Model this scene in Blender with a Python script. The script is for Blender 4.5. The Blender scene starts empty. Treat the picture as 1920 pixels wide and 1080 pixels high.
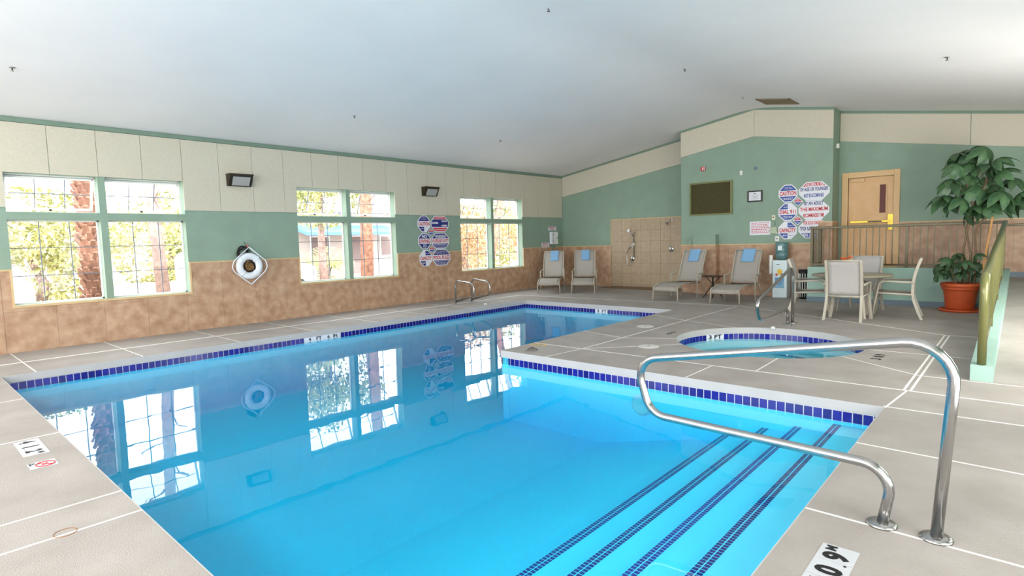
import bpy, bmesh, math, random
from math import sin, cos, pi, radians, sqrt, atan2
from mathutils import Vector, Matrix
from mathutils.geometry import delaunay_2d_cdt
random.seed(7)
S = bpy.context.scene
COL = S.collection

# ------------------------------------------------------------------ camera, sky, lights, exposure
cd = bpy.data.cameras.new('camera'); cam = bpy.data.objects.new('camera', cd); COL.objects.link(cam)
cd.sensor_width = 36; cd.lens = 1071.333 / 1920 * 36; cd.clip_start = .05; cd.clip_end = 300
R3 = Matrix(((0.7447997, -0.0354769, 0.6663443), (0.6667568, 0.0794049, -0.7410332), (-0.0266215, 0.9962110, 0.0827952)))
cam.matrix_world = Matrix.Translation((0, 0, 1.448)) @ R3.to_4x4()
S.camera = cam
S.view_settings.view_transform = 'Standard'; S.view_settings.look = 'None'
S.view_settings.gamma = 1; S.view_settings.use_curve_mapping = False
S.view_settings.exposure = 0.38
w = bpy.data.worlds.new('sky'); S.world = w; w.use_nodes = True
bg = w.node_tree.nodes['Background']; bg.inputs[0].default_value = (.97, .98, 1, 1); bg.inputs[1].default_value = 6.0
def light(name, kind, loc, direction, energy, color=(1, 1, 1), sx=1, sy=1):
    l = bpy.data.lights.new(name, kind); l.energy = energy; l.color = color
    if kind == 'AREA': l.shape = 'RECTANGLE'; l.size = sx; l.size_y = sy
    o = bpy.data.objects.new(name, l); COL.objects.link(o); o.location = loc
    o.rotation_euler = Vector(direction).to_track_quat('-Z', 'Y').to_euler(); return o
s = light('sun', 'SUN', (0, 0, 20), (-.8, .25, -.75), 7.5, (1, .96, .88)); s.data.angle = radians(2)
# daylight entering through the three large windows of the wall behind the camera
for wx in (-8.2, -4.6, -1.0):
    light('rear_window_daylight', 'AREA', (wx, -4.28, 1.7), (0, 1, .15), 55, (1, .97, .95), 2.6, 2.2)
# added fill lamps beside the camera; the right wall has no glazing
for wy in (-1.6, 2.2, 6.2, 10.2):
    light('added_side_fill', 'AREA', (1.36, wy, 1.6), (-1, 0, .0), 34, (1, .98, .95), 2.2, 1.5)

# unseen fill lamps added by the right wall to brighten the projecting far wall
for wy, e_ in ((4.5, 30), (6.5, 70), (8.5, 105)):
    light('added_far_wall_fill', 'AREA', (1.25, wy, 1.3), (-.62, .78, -.12), e_, (1, .98, .94), 1.4, 1.6)
for wy, e_ in ((-1.0, 60), (3.0, 34)):  # upward fill added to brighten the ceiling, no such fixture on the wall
    light('added_ceiling_fill', 'AREA', (1.2, wy, .6), (-.85, .1, .42), e_, (1, .97, .96), 2.4, .9)
# overhead fill added behind the camera to brighten the pool, no real fixtures
for cx in (-8.0, -4.8, -1.6):
    light('added_overhead_fill', 'AREA', (cx, -2.6, 3.25), (-.03, .8, -.5), 64, (1, .98, .97), 2.4, .8)
# ------------------------------------------------------------------ materials
def lin(c):
    return tuple(((v / 255) / 12.92 if v / 255 <= .04045 else ((v / 255 + .055) / 1.055) ** 2.4) for v in c) + (1,)
MATS = {}
def mat(name, rgb, rough=.6, metal=0, var=0, scale=8, bump=0, bscale=60, rgb2=None, rnd=0, spec=.5, detail=4):
    if name in MATS: return MATS[name]
    m = bpy.data.materials.new(name); m.use_nodes = True; nt = m.node_tree; N = nt.nodes; L = nt.links
    b = N['Principled BSDF']; b.inputs['Roughness'].default_value = rough; b.inputs['Metallic'].default_value = metal
    b.inputs['Specular IOR Level'].default_value = spec
    c = lin(rgb)
    tc = N.new('ShaderNodeTexCoord')
    n = N.new('ShaderNodeTexNoise'); n.inputs['Scale'].default_value = scale; n.inputs['Detail'].default_value = detail
    L.new(tc.outputs['Object'], n.inputs['Vector'])
    r = N.new('ShaderNodeValToRGB'); r.color_ramp.elements[0].position = .3; r.color_ramp.elements[1].position = .7
    c2 = lin(rgb2) if rgb2 else tuple(min(1, v * (1 + max(var, .02))) for v in c[:3]) + (1,)
    c1 = c if rgb2 else tuple(v * (1 - max(var, .02)) for v in c[:3]) + (1,)
    r.color_ramp.elements[0].color = c1; r.color_ramp.elements[1].color = c2
    L.new(n.outputs['Fac'], r.inputs['Fac']); out = r.outputs['Color']
    if rnd:
        oi = N.new('ShaderNodeObjectInfo'); mr = N.new('ShaderNodeMapRange')
        mr.inputs['To Min'].default_value = 1 - rnd; mr.inputs['To Max'].default_value = 1 + rnd
        L.new(oi.outputs['Random'], mr.inputs['Value'])
        hs = N.new('ShaderNodeHueSaturation'); L.new(mr.outputs['Result'], hs.inputs['Value']); L.new(out, hs.inputs['Color']); out = hs.outputs['Color']
    L.new(out, b.inputs['Base Color'])
    if bump:
        n2 = N.new('ShaderNodeTexNoise'); n2.inputs['Scale'].default_value = bscale; L.new(tc.outputs['Object'], n2.inputs['Vector'])
        bp = N.new('ShaderNodeBump'); bp.inputs['Strength'].default_value = bump; bp.inputs['Distance'].default_value = .01
        L.new(n2.outputs['Fac'], bp.inputs['Height']); L.new(bp.outputs['Normal'], b.inputs['Normal'])
    MATS[name] = m; return m
M = dict(
    ceiling=mat('ceiling_paint', (236, 234, 234), .6, bump=.12, bscale=90, scale=1.2, var=.02, spec=.2),
    green=mat('sage_green_plaster', (136, 159, 142), .7, bump=.35, bscale=70, scale=3, var=.05),
    green2=mat('dark_sage_paint', (114, 136, 120), .55, scale=3, var=.04),
    panel=mat('cream_acoustic_panel', (200, 194, 176), .8, bump=.3, bscale=120, scale=40, var=.05, rnd=.015),
    tan=mat('mottled_tan_stone', (164, 126, 98), .5, rgb2=(196, 164, 136), scale=7, rnd=.03, detail=10, bump=.05),
    cap=mat('bullnose_tan', (205, 178, 132), .4, scale=6, var=.06),
    showertile=mat('shower_tile', (168, 148, 122), .35, rgb2=(180, 160, 134), scale=14, rnd=.03, detail=8),
    grout=mat('brown_grout', (122, 98, 74), .8),
    deck=mat('cool_deck_concrete', (150, 143, 136), .75, rgb2=(166, 159, 153), scale=2.2, rnd=.02, detail=12, bump=.35, bscale=140),
    coping=mat('smooth_coping', (184, 180, 178), .6, scale=5, var=.04),
    sealant=mat('white_joint_sealant', (232, 230, 225), .6),
    browntile=mat('brown_floor_tile', (120, 92, 66), .5, scale=12, var=.12),
    cobalt=mat('cobalt_glazed_tile', (24, 26, 128), .12, scale=30, var=.2, rnd=.25),
    tilegrout=mat('white_tile_grout', (215, 214, 220), .6),
    plaster=mat('pool_plaster', (84, 216, 254), .7, scale=2, var=.03),
    spaplaster=mat('spa_plaster', (170, 205, 215), .7, scale=4, var=.04),
    white=mat('white_paint', (232, 232, 228), .45),
    bluewhite=mat('cool_white_plastic', (212, 228, 232), .35),
    offwhite=mat('ivory_plastic', (225, 222, 200), .45),
    black=mat('black_plastic', (18, 18, 18), .4),
    ink=mat('black_ink', (12, 12, 14), .6),
    bronze=mat('dark_bronze_housing', (52, 42, 30), .45, metal=.3),
    railpaint=mat('olive_bronze_paint', (78, 72, 46), .32, metal=.3, scale=20, var=.08),
    chrome=mat('brushed_stainless', (178, 177, 176), .2, metal=1, scale=50, var=.03),
    curb=mat('mint_curb_paint', (150, 182, 170), .55, scale=5, var=.05, bump=.25, bscale=90),
    baseblue=mat('slate_base_band', (104, 122, 136), .5, scale=4, var=.05),
    beigeframe=mat('beige_powdercoat', (176, 169, 154), .35),
    sling=mat('grey_sling_mesh', (166, 160, 152), .75, bump=.4, bscale=400, scale=160, var=.10),
    slingw=mat('pale_sling_mesh', (176, 172, 169), .75, bump=.4, bscale=400, scale=160, var=.10),
    towel=mat('light_blue_terry', (132, 178, 218), .95, bump=.6, bscale=300, scale=60, var=.06),
    tabletop=mat('taupe_table_top', (140, 134, 114), .3, scale=60, var=.08),
    terracotta=mat('terracotta_orange', (196, 84, 40), .5, scale=9, var=.08),
    soil=mat('potting_soil', (58, 42, 30), .95, bump=.6),
    leaf=mat('schefflera_leaf', (40, 72, 48), .45, rgb2=(78, 110, 70), scale=9, rnd=.25),
    stem=mat('woody_stem', (120, 100, 76), .8, scale=14, var=.2),
    wood=mat('pine_stake', (214, 156, 84), .6),
    doorwood=mat('maple_door', (210, 164, 112), .45, rgb2=(220, 178, 128), scale=4),
    casing=mat('door_casing_tan', (214, 176, 124), .45),
    brass=mat('polished_brass', (184, 158, 66), .35, metal=.8),
    redglass=mat('red_brown_wired_glass', (100, 44, 34), .55),
    red=mat('sign_red', (200, 40, 44), .5),
    blue=mat('sign_blue', (48, 76, 158), .5),
    navy=mat('sign_navy', (38, 44, 120), .5),
    signwhite=mat('sign_white', (222, 224, 232), .45),
    cork=mat('dark_green_brown_board', (66, 60, 28), .8, scale=30, var=.25),
    olive=mat('olive_frame', (112, 116, 70), .4),
    cooler=mat('teal_water_bottle', (92, 128, 130), .2, scale=5, var=.1),
    yellow=mat('yellow_sticker', (232, 190, 60), .5),
    ropeblack=mat('black_rope', (24, 22, 22), .8),
    ropetan=mat('tan_rope', (140, 104, 60), .8),
    ringwhite=mat('life_ring_white', (226, 232, 240), .4),
    ventm=mat('brown_vent_grille', (122, 104, 78), .6),
    orange=mat('orange_petal', (216, 88, 36), .6),
    disc=mat('skimmer_lid_white', (206, 204, 200), .5),
    # outside
    bark=mat('palm_bark', (110, 74, 60), .9, rgb2=(170, 124, 106), scale=9, rnd=.2, bump=.6, bscale=30),
    bark2=mat('grey_bark', (112, 94, 90), .9, rgb2=(150, 128, 122), scale=9, bump=.6, bscale=30),
    foliage=mat('sunlit_leaves', (112, 124, 70), .6, rgb2=(172, 168, 112), scale=1.6, detail=6),
    foliage2=mat('reddish_leaves', (168, 124, 104), .6, rgb2=(190, 170, 130), scale=1.6, detail=6),
    ground=mat('pale_gravel', (160, 142, 124), .9, rgb2=(186, 168, 148), scale=1.5, detail=8),
    stucco=mat('white_stucco', (176, 168, 164), .8),
    awning=mat('blue_awning', (70, 120, 190), .6),
    darkopen=mat('shaded_opening', (120, 106, 106), .7),
    brick=mat('red_brick_paint', (150, 80, 66), .8),
)
def lens_glass():
    m = bpy.data.materials.new('lamp_lens_glass'); m.use_nodes = True
    b = m.node_tree.nodes['Principled BSDF']; b.inputs['Base Color'].default_value = lin((168, 166, 162)); b.inputs['Roughness'].default_value = .18
    wv = m.node_tree.nodes.new('ShaderNodeTexWave'); wv.inputs['Scale'].default_value = 14
    bp = m.node_tree.nodes.new('ShaderNodeBump'); bp.inputs['Strength'].default_value = .8
    m.node_tree.links.new(wv.outputs['Fac'], bp.inputs['Height']); m.node_tree.links.new(bp.outputs['Normal'], b.inputs['Normal'])
    return m
M['lens'] = lens_glass()
def clear_surface(name, tint, rough, ripple=0, volume=None, ior=1.38):
    m = bpy.data.materials.new(name); m.use_nodes = True; N = m.node_tree.nodes; L = m.node_tree.links
    N.remove(N['Principled BSDF']); out = N['Material Output']
    t = N.new('ShaderNodeBsdfTransparent'); t.inputs[0].default_value = tint
    g = N.new('ShaderNodeBsdfGlossy'); g.inputs['Roughness'].default_value = rough
    fr = N.new('ShaderNodeFresnel'); fr.inputs['IOR'].default_value = ior
    mx = N.new('ShaderNodeMixShader'); ge = N.new('ShaderNodeNewGeometry'); iv = N.new('ShaderNodeMath'); iv.operation = 'SUBTRACT'; iv.inputs[0].default_value = 1; L.new(ge.outputs['Backfacing'], iv.inputs[1])
    ml = N.new('ShaderNodeMath'); ml.operation = 'MULTIPLY'; L.new(fr.outputs[0], ml.inputs[0]); L.new(iv.outputs[0], ml.inputs[1]); L.new(ml.outputs[0], mx.inputs[0]); L.new(t.outputs[0], mx.inputs[1]); L.new(g.outputs[0], mx.inputs[2])
    if ripple:
        tc = N.new('ShaderNodeTexCoord'); n = N.new('ShaderNodeTexNoise'); n.inputs['Scale'].default_value = 2.2; n.inputs['Detail'].default_value = 2
        L.new(tc.outputs['Object'], n.inputs['Vector'])
        bp = N.new('ShaderNodeBump'); bp.inputs['Strength'].default_value = ripple; bp.inputs['Distance'].default_value = .01
        L.new(n.outputs['Fac'], bp.inputs['Height']); L.new(bp.outputs['Normal'], g.inputs['Normal']); L.new(bp.outputs['Normal'], fr.inputs['Normal'])
    L.new(mx.outputs[0], out.inputs['Surface'])
    if volume:
        v = N.new('ShaderNodeVolumeAbsorption'); v.inputs['Color'].default_value = volume[0]; v.inputs['Density'].default_value = volume[1]
        sc = N.new('ShaderNodeVolumeScatter'); sc.inputs['Color'].default_value = (.02, .66, 1, 1); sc.inputs['Density'].default_value = .15
        ad = N.new('ShaderNodeAddShader'); L.new(v.outputs[0], ad.inputs[0]); L.new(sc.outputs[0], ad.inputs[1]); L.new(ad.outputs[0], out.inputs['Volume'])
    return m
M['water'] = clear_surface('pool_water', (1, 1, 1, 1), 0, .12, ((0.0, .90, .99, 1), 1.35))
M['glass'] = clear_surface('window_glass', (.97, .98, .98, 1), 0, 0, None, 1.45)

# ------------------------------------------------------------------ mesh helpers
class MB:
    def __init__(s): s.bm = bmesh.new()
    def box(s, x0, x1, y0, y1, z0, z1, bv=0, mtx=None):
        vs = [s.bm.verts.new(p) for p in ((x0, y0, z0), (x1, y0, z0), (x1, y1, z0), (x0, y1, z0), (x0, y0, z1), (x1, y0, z1), (x1, y1, z1), (x0, y1, z1))]
        fs = [s.bm.faces.new([vs[i] for i in f]) for f in ((0, 3, 2, 1), (4, 5, 6, 7), (0, 1, 5, 4), (1, 2, 6, 5), (2, 3, 7, 6), (3, 0, 4, 7))]
        if bv:
            es = list({e for f in fs for e in f.edges})
            r = bmesh.ops.bevel(s.bm, geom=es, offset=bv, segments=2, profile=.6, affect='EDGES')
            vs = list({v for f in r['faces'] for v in f.verts} | {v for v in vs if v.is_valid})
        if mtx: bmesh.ops.transform(s.bm, matrix=mtx, verts=[v for v in vs if v.is_valid])
        return s
    def prism(s, pts, d, mtx=None):
        """pts: 3D planar polygon; d: extrusion vector"""
        d = Vector(d); a = [s.bm.verts.new(p) for p in pts]; b = [s.bm.verts.new(Vector(p) + d) for p in pts]; n = len(pts)
        s.bm.faces.new(list(reversed(a))); s.bm.faces.new(b)
        for i in range(n): s.bm.faces.new((a[i], a[(i + 1) % n], b[(i + 1) % n], b[i]))
        if mtx: bmesh.ops.transform(s.bm, matrix=mtx, verts=a + b)
        return s
    def tube(s, path, r, seg=10, closed=False, sq=False, rs=None):
        path = [Vector(p) for p in path]; n = len(path); rings = []; up = None
        if sq: seg = 4
        for i, p in enumerate(path):
            if closed: t = (path[(i + 1) % n] - path[i - 1]).normalized()
            else: t = (path[min(i + 1, n - 1)] - path[max(i - 1, 0)]).normalized()
            if up is None:
                up = Vector((0, 0, 1)) if abs(t.z) < .95 else Vector((0, 1, 0))
            up = (up - t * up.dot(t)).normalized(); sd = t.cross(up)
            rr = rs[i] if rs else r
            rings.append([s.bm.verts.new(p + (up * cos(a) + sd * sin(a)) * rr) for a in [2 * pi * (k + (.5 if sq else 0)) / seg for k in range(seg)]])
        for i in range(n if closed else n - 1):
            A = rings[i]; B = rings[(i + 1) % n]
            for k in range(seg):
                f = s.bm.faces.new((A[k], A[(k + 1) % seg], B[(k + 1) % seg], B[k])); f.smooth = not sq
        if not closed:
            s.bm.faces.new(list(reversed(rings[0]))); s.bm.faces.new(rings[-1])
        return s
    def lathe(s, prof, c=(0, 0, 0), seg=24, axis='z', smooth=True):
        c = Vector(c); rings = []
        for r, h in prof:
            ring = []
            for k in range(seg):
                a = 2 * pi * k / seg
                if axis == 'z': p = Vector((r * cos(a), r * sin(a), h))
                elif axis == 'x': p = Vector((h, r * cos(a), r * sin(a)))
                else: p = Vector((r * cos(a), h, r * sin(a)))
                ring.append(s.bm.verts.new(c + p))
            rings.append(ring)
        for A, B in zip(rings, rings[1:]):
            for k in range(seg):
                f = s.bm.faces.new((A[k], A[(k + 1) % seg], B[(k + 1) % seg], B[k])); f.smooth = smooth
        s.bm.faces.new(list(reversed(rings[0]))); s.bm.faces.new(rings[-1]); return s
    def sheet(s, rows, thick=None):
        """grid of points -> surface, thickened along -normal"""
        g = [[s.bm.verts.new(p) for p in r] for r in rows]
        for i in range(len(g) - 1):
            for j in range(len(g[0]) - 1):
                f = s.bm.faces.new((g[i][j], g[i][j + 1], g[i + 1][j + 1], g[i + 1][j])); f.smooth = True
        if thick:
            s.bm.normal_update(); bmesh.ops.solidify(s.bm, geom=s.bm.faces[:], thickness=thick)
        return s
    def ball(s, c, r, sub=2, sc=(1, 1, 1)):
        res = bmesh.ops.create_icosphere(s.bm, subdivisions=sub, radius=r, matrix=Matrix.Translation(c) @ Matrix.Diagonal((*sc, 1)))
        for v in res['verts']:
            for f in v.link_faces: f.smooth = True
        return s
    def text(s, body, x, z, h, wid=None, y=0, bold=.02, align='C', th=.0008):
        """flat lettering in the local XZ plane facing -Y; h cap height, wid total width"""
        vs, fs, x0, x1, z0, z1 = glyphs(body, bold)
        sx = (wid / (x1 - x0)) if wid else h / (z1 - z0); sz = h / (z1 - z0)
        W = (x1 - x0) * sx; ox = x - (W / 2 if align == 'C' else 0) - x0 * sx
        nv = [s.bm.verts.new((ox + a * sx, y, z + (b - z0) * sz)) for a, b in vs]
        for f in fs:
            try: s.bm.faces.new([nv[i] for i in f])
            except ValueError: pass
        return s
    def build(s, name, m, parent=None, kind=None, label=None, recalc=True):
        if recalc: bmesh.ops.recalc_face_normals(s.bm, faces=s.bm.faces[:])
        me = bpy.data.meshes.new(name); s.bm.to_mesh(me); s.bm.free(); me.materials.append(M[m] if isinstance(m, str) else m)
        o = bpy.data.objects.new(name, me); COL.objects.link(o)
        if parent: o.parent = parent
        if kind: o['kind'] = kind
        if label: o['label'] = label
        return o
GC = {}
def glyphs(body, bold):
    if (body, bold) in GC: return GC[(body, bold)]
    c = bpy.data.curves.new('t', 'FONT'); c.body = body; c.size = 1; c.offset = bold; c.resolution_u = 3
    o = bpy.data.objects.new('t', c); COL.objects.link(o); dg = bpy.context.evaluated_depsgraph_get()
    me = bpy.data.meshes.new_from_object(o.evaluated_get(dg))
    vs = [(v.co.x, v.co.y) for v in me.vertices]; fs = [tuple(p.vertices) for p in me.polygons]
    COL.objects.unlink(o); bpy.data.objects.remove(o); bpy.data.curves.remove(c); bpy.data.meshes.remove(me)
    xs = [v[0] for v in vs]; zs = [v[1] for v in vs]
    GC[(body, bold)] = (vs, fs, min(xs), max(xs), min(zs), max(zs)); return GC[(body, bold)]
def empty(name, loc=(0, 0, 0), rz=0, label=None, cat=None, group=None, kind=None):
    o = bpy.data.objects.new(name, None); COL.objects.link(o); o.location = loc; o.rotation_euler = (0, 0, rz); o.empty_display_size = .1
    return tag(o, label, cat, group, kind)
def tag(o, label=None, cat=None, group=None, kind=None):
    if label: o['label'] = label
    if cat: o['category'] = cat
    if group: o['group'] = group
    if kind: o['kind'] = kind
    return o
def copy_tree(o, parent=None):
    c = o.copy(); COL.objects.link(c)
    if parent: c.parent = parent
    for ch in [x for x in o.children]: copy_tree(ch, c)
    return c
def link_mesh(name, me, parent, loc=(0, 0, 0), rot=(0, 0, 0), sc=None):
    o = bpy.data.objects.new(name, me); COL.objects.link(o); o.parent = parent; o.location = loc; o.rotation_euler = rot
    if sc: o.scale = sc
    return o
def fillet(P, R, n=6):
    P = [Vector(p) for p in P]; out = [P[0]]
    for i in range(1, len(P) - 1):
        a = (P[i - 1] - P[i]); b = (P[i + 1] - P[i]); la, lb = a.length, b.length; a.normalize(); b.normalize()
        r = R[i - 1] if isinstance(R, (list, tuple)) else R
        th = a.angle(b); d = min(r / math.tan(th / 2), la * .49, lb * .49); r2 = d * math.tan(th / 2)
        c = P[i] + (a + b).normalized() * (r2 / sin(th / 2)); v0 = P[i] + a * d - c; v1 = P[i] + b * d - c; ang = v0.angle(v1)
        ax = v0.cross(v1).normalized()
        for k in range(n + 1): out.append(c + Matrix.Rotation(ang * k / n, 3, ax) @ v0)
    out.append(P[-1]); return out
def subrect(r, holes):
    rs = [r]
    for h in holes:
        nr = []
        for (a, b, c, d) in rs:
            if h[0] >= b or h[1] <= a or h[2] >= d or h[3] <= c: nr.append((a, b, c, d)); continue
            if a < h[0]: nr.append((a, h[0], c, d))
            if b > h[1]: nr.append((h[1], b, c, d))
            a2, b2 = max(a, h[0]), min(b, h[1])
            if c < h[2]: nr.append((a2, b2, c, h[2]))
            if d > h[3]: nr.append((a2, b2, h[3], d))
        rs = nr
    return [q for q in rs if q[1] - q[0] > .004 and q[3] - q[2] > .004]

# ------------------------------------------------------------------ room shell
XW, XR, YN, YF, YB, YD = -10.98, 1.40, -4.30, 14.68, 13.906, 14.47
XRIDGE, ZR, ZL = -4.79, 4.37, 3.42
def zc(x): return ZL + (ZR - ZL) / (XRIDGE - XW) * (x - XW) if x < XRIDGE else ZR - .165 * (x - XRIDGE)
POOL = [(-8.97, .89), (-.815, .89), (-.815, 5.46), (-5.13, 5.46), (-5.13, 10.46), (-8.97, 10.46)]
SPC, SPR = Vector((-2.58, 8.0)), 1.17
def inpool(x, y): return -8.97 < x < -.815 and .89 < y < 10.46 and not (x > -5.13 and y > 5.46)

# floor: slab pieces with white sealant in the joints between them
floor = empty('floor', kind='structure')
J = [((-5.14, 6.14), (1.4, 6.14)), ((-.82, 5.475), (1.4, 5.55)), ((-.82, 4.41), (1.4, 4.38)), ((-.82, 3.18), (1.4, 3.16)), ((-.82, 1.95), (1.4, 1.93)),
     ((-.775, 9.68), (-.775, 6.14)), ((-.725, 9.68), (-.725, 6.14)), ((-.75, 6.145), (-.81, 5.45)), ((-1.5, 8.05), (-.35, 8.06)), ((-1.7, 7.55), (-.75, 6.85)), ((-.75, 6.85), (1.4, 6.9)),
     ((-9.935, 11.35), (-4.31, 11.66)), ((-4.32, 11.665), (-.75, 9.68)), ((-.78, 9.68), (1.4, 9.88)), ((-4.31, 11.67), (-4.31, 6.13)), ((-4.31, 6.15), (-4.39, 5.44)),
     ((-5.15, 7.37), (-4.30, 7.15)), ((-5.15, 9.6), (-4.3, 9.23)), ((-4.32, 9.235), (-3.2, 8.85)), ((-4.31, 6.14), (-3.3, 7.25)), ((-4.32, 7.148), (-3.5, 7.6)),
     ((-2.08, 6.13), (-2.1, 7.0)), ((-2.55, 5.44), (-2.55, 6.15)), ((-9.93, -4.35), (-9.93, 11.36)), ((-.815, .9), (-.815, -4.35))]
for yy in (1.22, 2.36, 3.68, 4.93, 6.18, 7.42, 8.67, 9.92): J.append(((-11, yy), (-8.95, yy)))
for xx in (-7.42, -5.77, -4.03, -3.635, -2.3): J.append(((xx, .9), (xx, -4.35)))
vv = []; ee = []
def addloop(pts):
    b = len(vv); vv.extend(Vector(p) for p in pts); ee.extend((b + i, b + (i + 1) % len(pts)) for i in range(len(pts)))
addloop([(XW, YN), (XR, YN), (XR, YF), (XW, YF)]); addloop(POOL)
addloop([(SPC.x + SPR * cos(2 * pi * k / 96), SPC.y + SPR * sin(2 * pi * k / 96)) for k in range(96)])
JR = []; HW = .008
WIDE = {(-9.93, -4.35): .026, (-5.14, 6.14): .012, (-9.935, 11.35): .018, (-4.32, 11.665): .014, (-4.31, 11.67): .011, (-.78, 9.68): .012, (-.82, 5.475): .010, (-.775, 9.68): .010, (-.725, 9.68): .010}
for a, b in J:
    HW = WIDE.get(a, .008 if a[0] > -9 or a[0] < -10.9 else .012); a = Vector(a); b = Vector(b); d = (b - a).normalized(); nrm = Vector((-d.y, d.x)); a2 = a - d * HW * .9; b2 = b + d * HW * .9
    JR.append((a2, b2, d, nrm, HW)); addloop([a2 + nrm * HW, b2 + nrm * HW, b2 - nrm * HW, a2 - nrm * HW])
cv, ce, cf, _, _, _ = delaunay_2d_cdt(vv, ee, [], 0, 1e-5)
def injoint(p):
    for a, b, d, nrm, HW in JR:
        q = p - a
        if abs(q.dot(nrm)) < HW and 0 < q.dot(d) < (b - a).length: return True
    return False
tris = [];
for f in cf:
    c = sum((cv[i] for i in f), Vector((0, 0))) / len(f)
    if not (XW < c.x < XR and YN < c.y < YF) or inpool(c.x, c.y) or (c - SPC).length < SPR - .002: continue
    tris.append((f, injoint(c)))
emap = {}
for i, (f, j) in enumerate(tris):
    for k in range(len(f)): emap.setdefault(tuple(sorted((f[k], f[(k + 1) % len(f)]))), []).append(i)
par = list(range(len(tris)))
def find(i):
    while par[i] != i: par[i] = par[par[i]]; i = par[i]
    return i
for e, l in emap.items():
    if len(l) == 2 and tris[l[0]][1] == tris[l[1]][1]: par[find(l[0])] = find(l[1])
comps = {}
for i in range(len(tris)): comps.setdefault(find(i), []).append(i)
def slab(idx, z0, z1, name, m):
    bm = bmesh.new(); vm = {}; ed = {}
    def gv(i, z):
        if (i, z) not in vm: vm[(i, z)] = bm.verts.new((cv[i].x, cv[i].y, z))
        return vm[(i, z)]
    for t in idx:
        f = tris[t][0]
        try: bm.faces.new([gv(i, z1) for i in f]); bm.faces.new([gv(i, z0) for i in reversed(f)])
        except ValueError: pass
        for k in range(len(f)):
            a, b = f[k], f[(k + 1) % len(f)]; key = tuple(sorted((a, b))); ed.setdefault(key, []).append((a, b))
    for l in ed.values():
        if len(l) == 1:
            a, b = l[0]; bm.faces.new((gv(b, z1), gv(a, z1), gv(a, z0), gv(b, z0)))
    o = MB(); o.bm.free(); o.bm = bm; return o.build(name, m, floor)
jall = []
for idx in comps.values():
    if tris[idx[0]][1]: jall += idx
    else: slab(idx, -.09, 0, 'deck_slab', 'deck')
slab(jall, -.05, .0006, 'joint_sealant', 'sealant')

# left wall with three windows
WINS = [(1.33, 3.70, .69, 2.63, 2.46, 2.56), (5.78, 8.20, .70, 2.64, 6.92, 7.02), (10.27, 12.73, .69, 2.64, 11.43, 11.53)]
holes = [(a, b, c, d) for a, b, c, d, _, _ in WINS]
wl = MB()
for a, b, c, d in subrect((YN, YF + .2, -.1, ZL + .1), holes): wl.box(XW - .215, XW, a, b, c, d)
wl = wl.build('wall_left', 'green', kind='structure')
PT = .012
y = 1.256 - .61 * 9
while y < YF:
    rr = subrect((max(y + .003, YN), min(y + .607, YF - .02), 2.125, 3.345), holes)
    b = MB()
    for q in rr: b.box(XW, XW + .02, q[0], q[1], q[2], q[3])
    b.build('panel', 'panel', wl); y += .61
y = YN
while y < YF - .02:
    for z0 in (0, .6):
        rr = subrect((y + .001, min(y + .608, YF - .013), z0 + .001, z0 + .599), holes)
        if rr:
            b = MB()
            for q in rr: b.box(XW, XW + PT, q[0], q[1], q[2], q[3])
            b.build('tile', 'tan', wl)
    y += .61
b = MB()
for q in subrect((YN, YF - .013, 1.200, 1.222), holes): b.box(XW, XW + .02, q[0], q[1], q[2], q[3])
b.build('wainscot_cap', 'cap', wl)
MB().box(XW, XW + .035, YN, YF - .03, 3.35, 3.42).build('trim_1', 'green2', kind='structure')

# far wall, with the shower recess surround
def gable(x0, x1, y, zlo, off, mb, th, dirn=-1):
    xs = [x0] + ([XRIDGE] if x0 < XRIDGE < x1 else []) + [x1]
    top = [(x, y, zc(x) + off) for x in xs]
    lo = [(x, y, (zlo(x) if callable(zlo) else zlo)) for x in reversed(xs)]
    mb.prism(top + lo, (0, dirn * th, 0)); return mb
wf = gable(XW, -6.5, YF + .15, -.1, .02, MB(), .15).build('wall_far', 'green', kind='structure')
gable(XW + .03, -6.6, YF, lambda x: zc(x) - .655, -.055, MB(), .02).build('panel', 'panel', wf)
x = XW + PT
SX0 = -9.16
while x < SX0 - .01:
    for z0 in (0, .6): MB().box(x + .001, min(x + .608, SX0 - .012), YF - PT, YF, z0 + .001, z0 + .599).build('tile', 'tan', wf)
    x += .61
b = MB(); b.box(XW, SX0 - .02, YF - .02, YF, 1.2, 1.222); b.box(SX0 - .022, SX0, YF - .02, YF, 1.2, 1.985); b.box(SX0, -6.6, YF - .02, YF, 1.963, 1.985)
b.build('wainscot_cap', 'cap', wf)
MB().box(SX0, -6.6, YF - .006, YF, 0, 1.963).build('shower_grout', 'grout', wf)
vx = [SX0, -8.81, -8.50, -8.19, -7.88, -7.575, -7.27, -6.96, -6.6]; vz = [.02, .08, .39, .70, 1.015, 1.33, 1.645, 1.963]
for i in range(8):
    for k in range(7):
        MB().box(vx[i] + .0025, vx[i + 1] - .0025, YF - .013, YF - .005, vz[k] + .0025, vz[k + 1] - .0025).build('tile', 'showertile', wf)
tag(MB().box(-9.16, -6.62, 14.05, YF - .015, 0, .012, .003).build('shower_floor', 'browntile'), 'low brown tiled shower floor strip below the tan tiled shower wall', 'shower floor')
gable(XW + .03, -6.6, YF, lambda x: zc(x) - .055, .0, MB(), .035).build('trim_2', 'green2', kind='structure')

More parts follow.
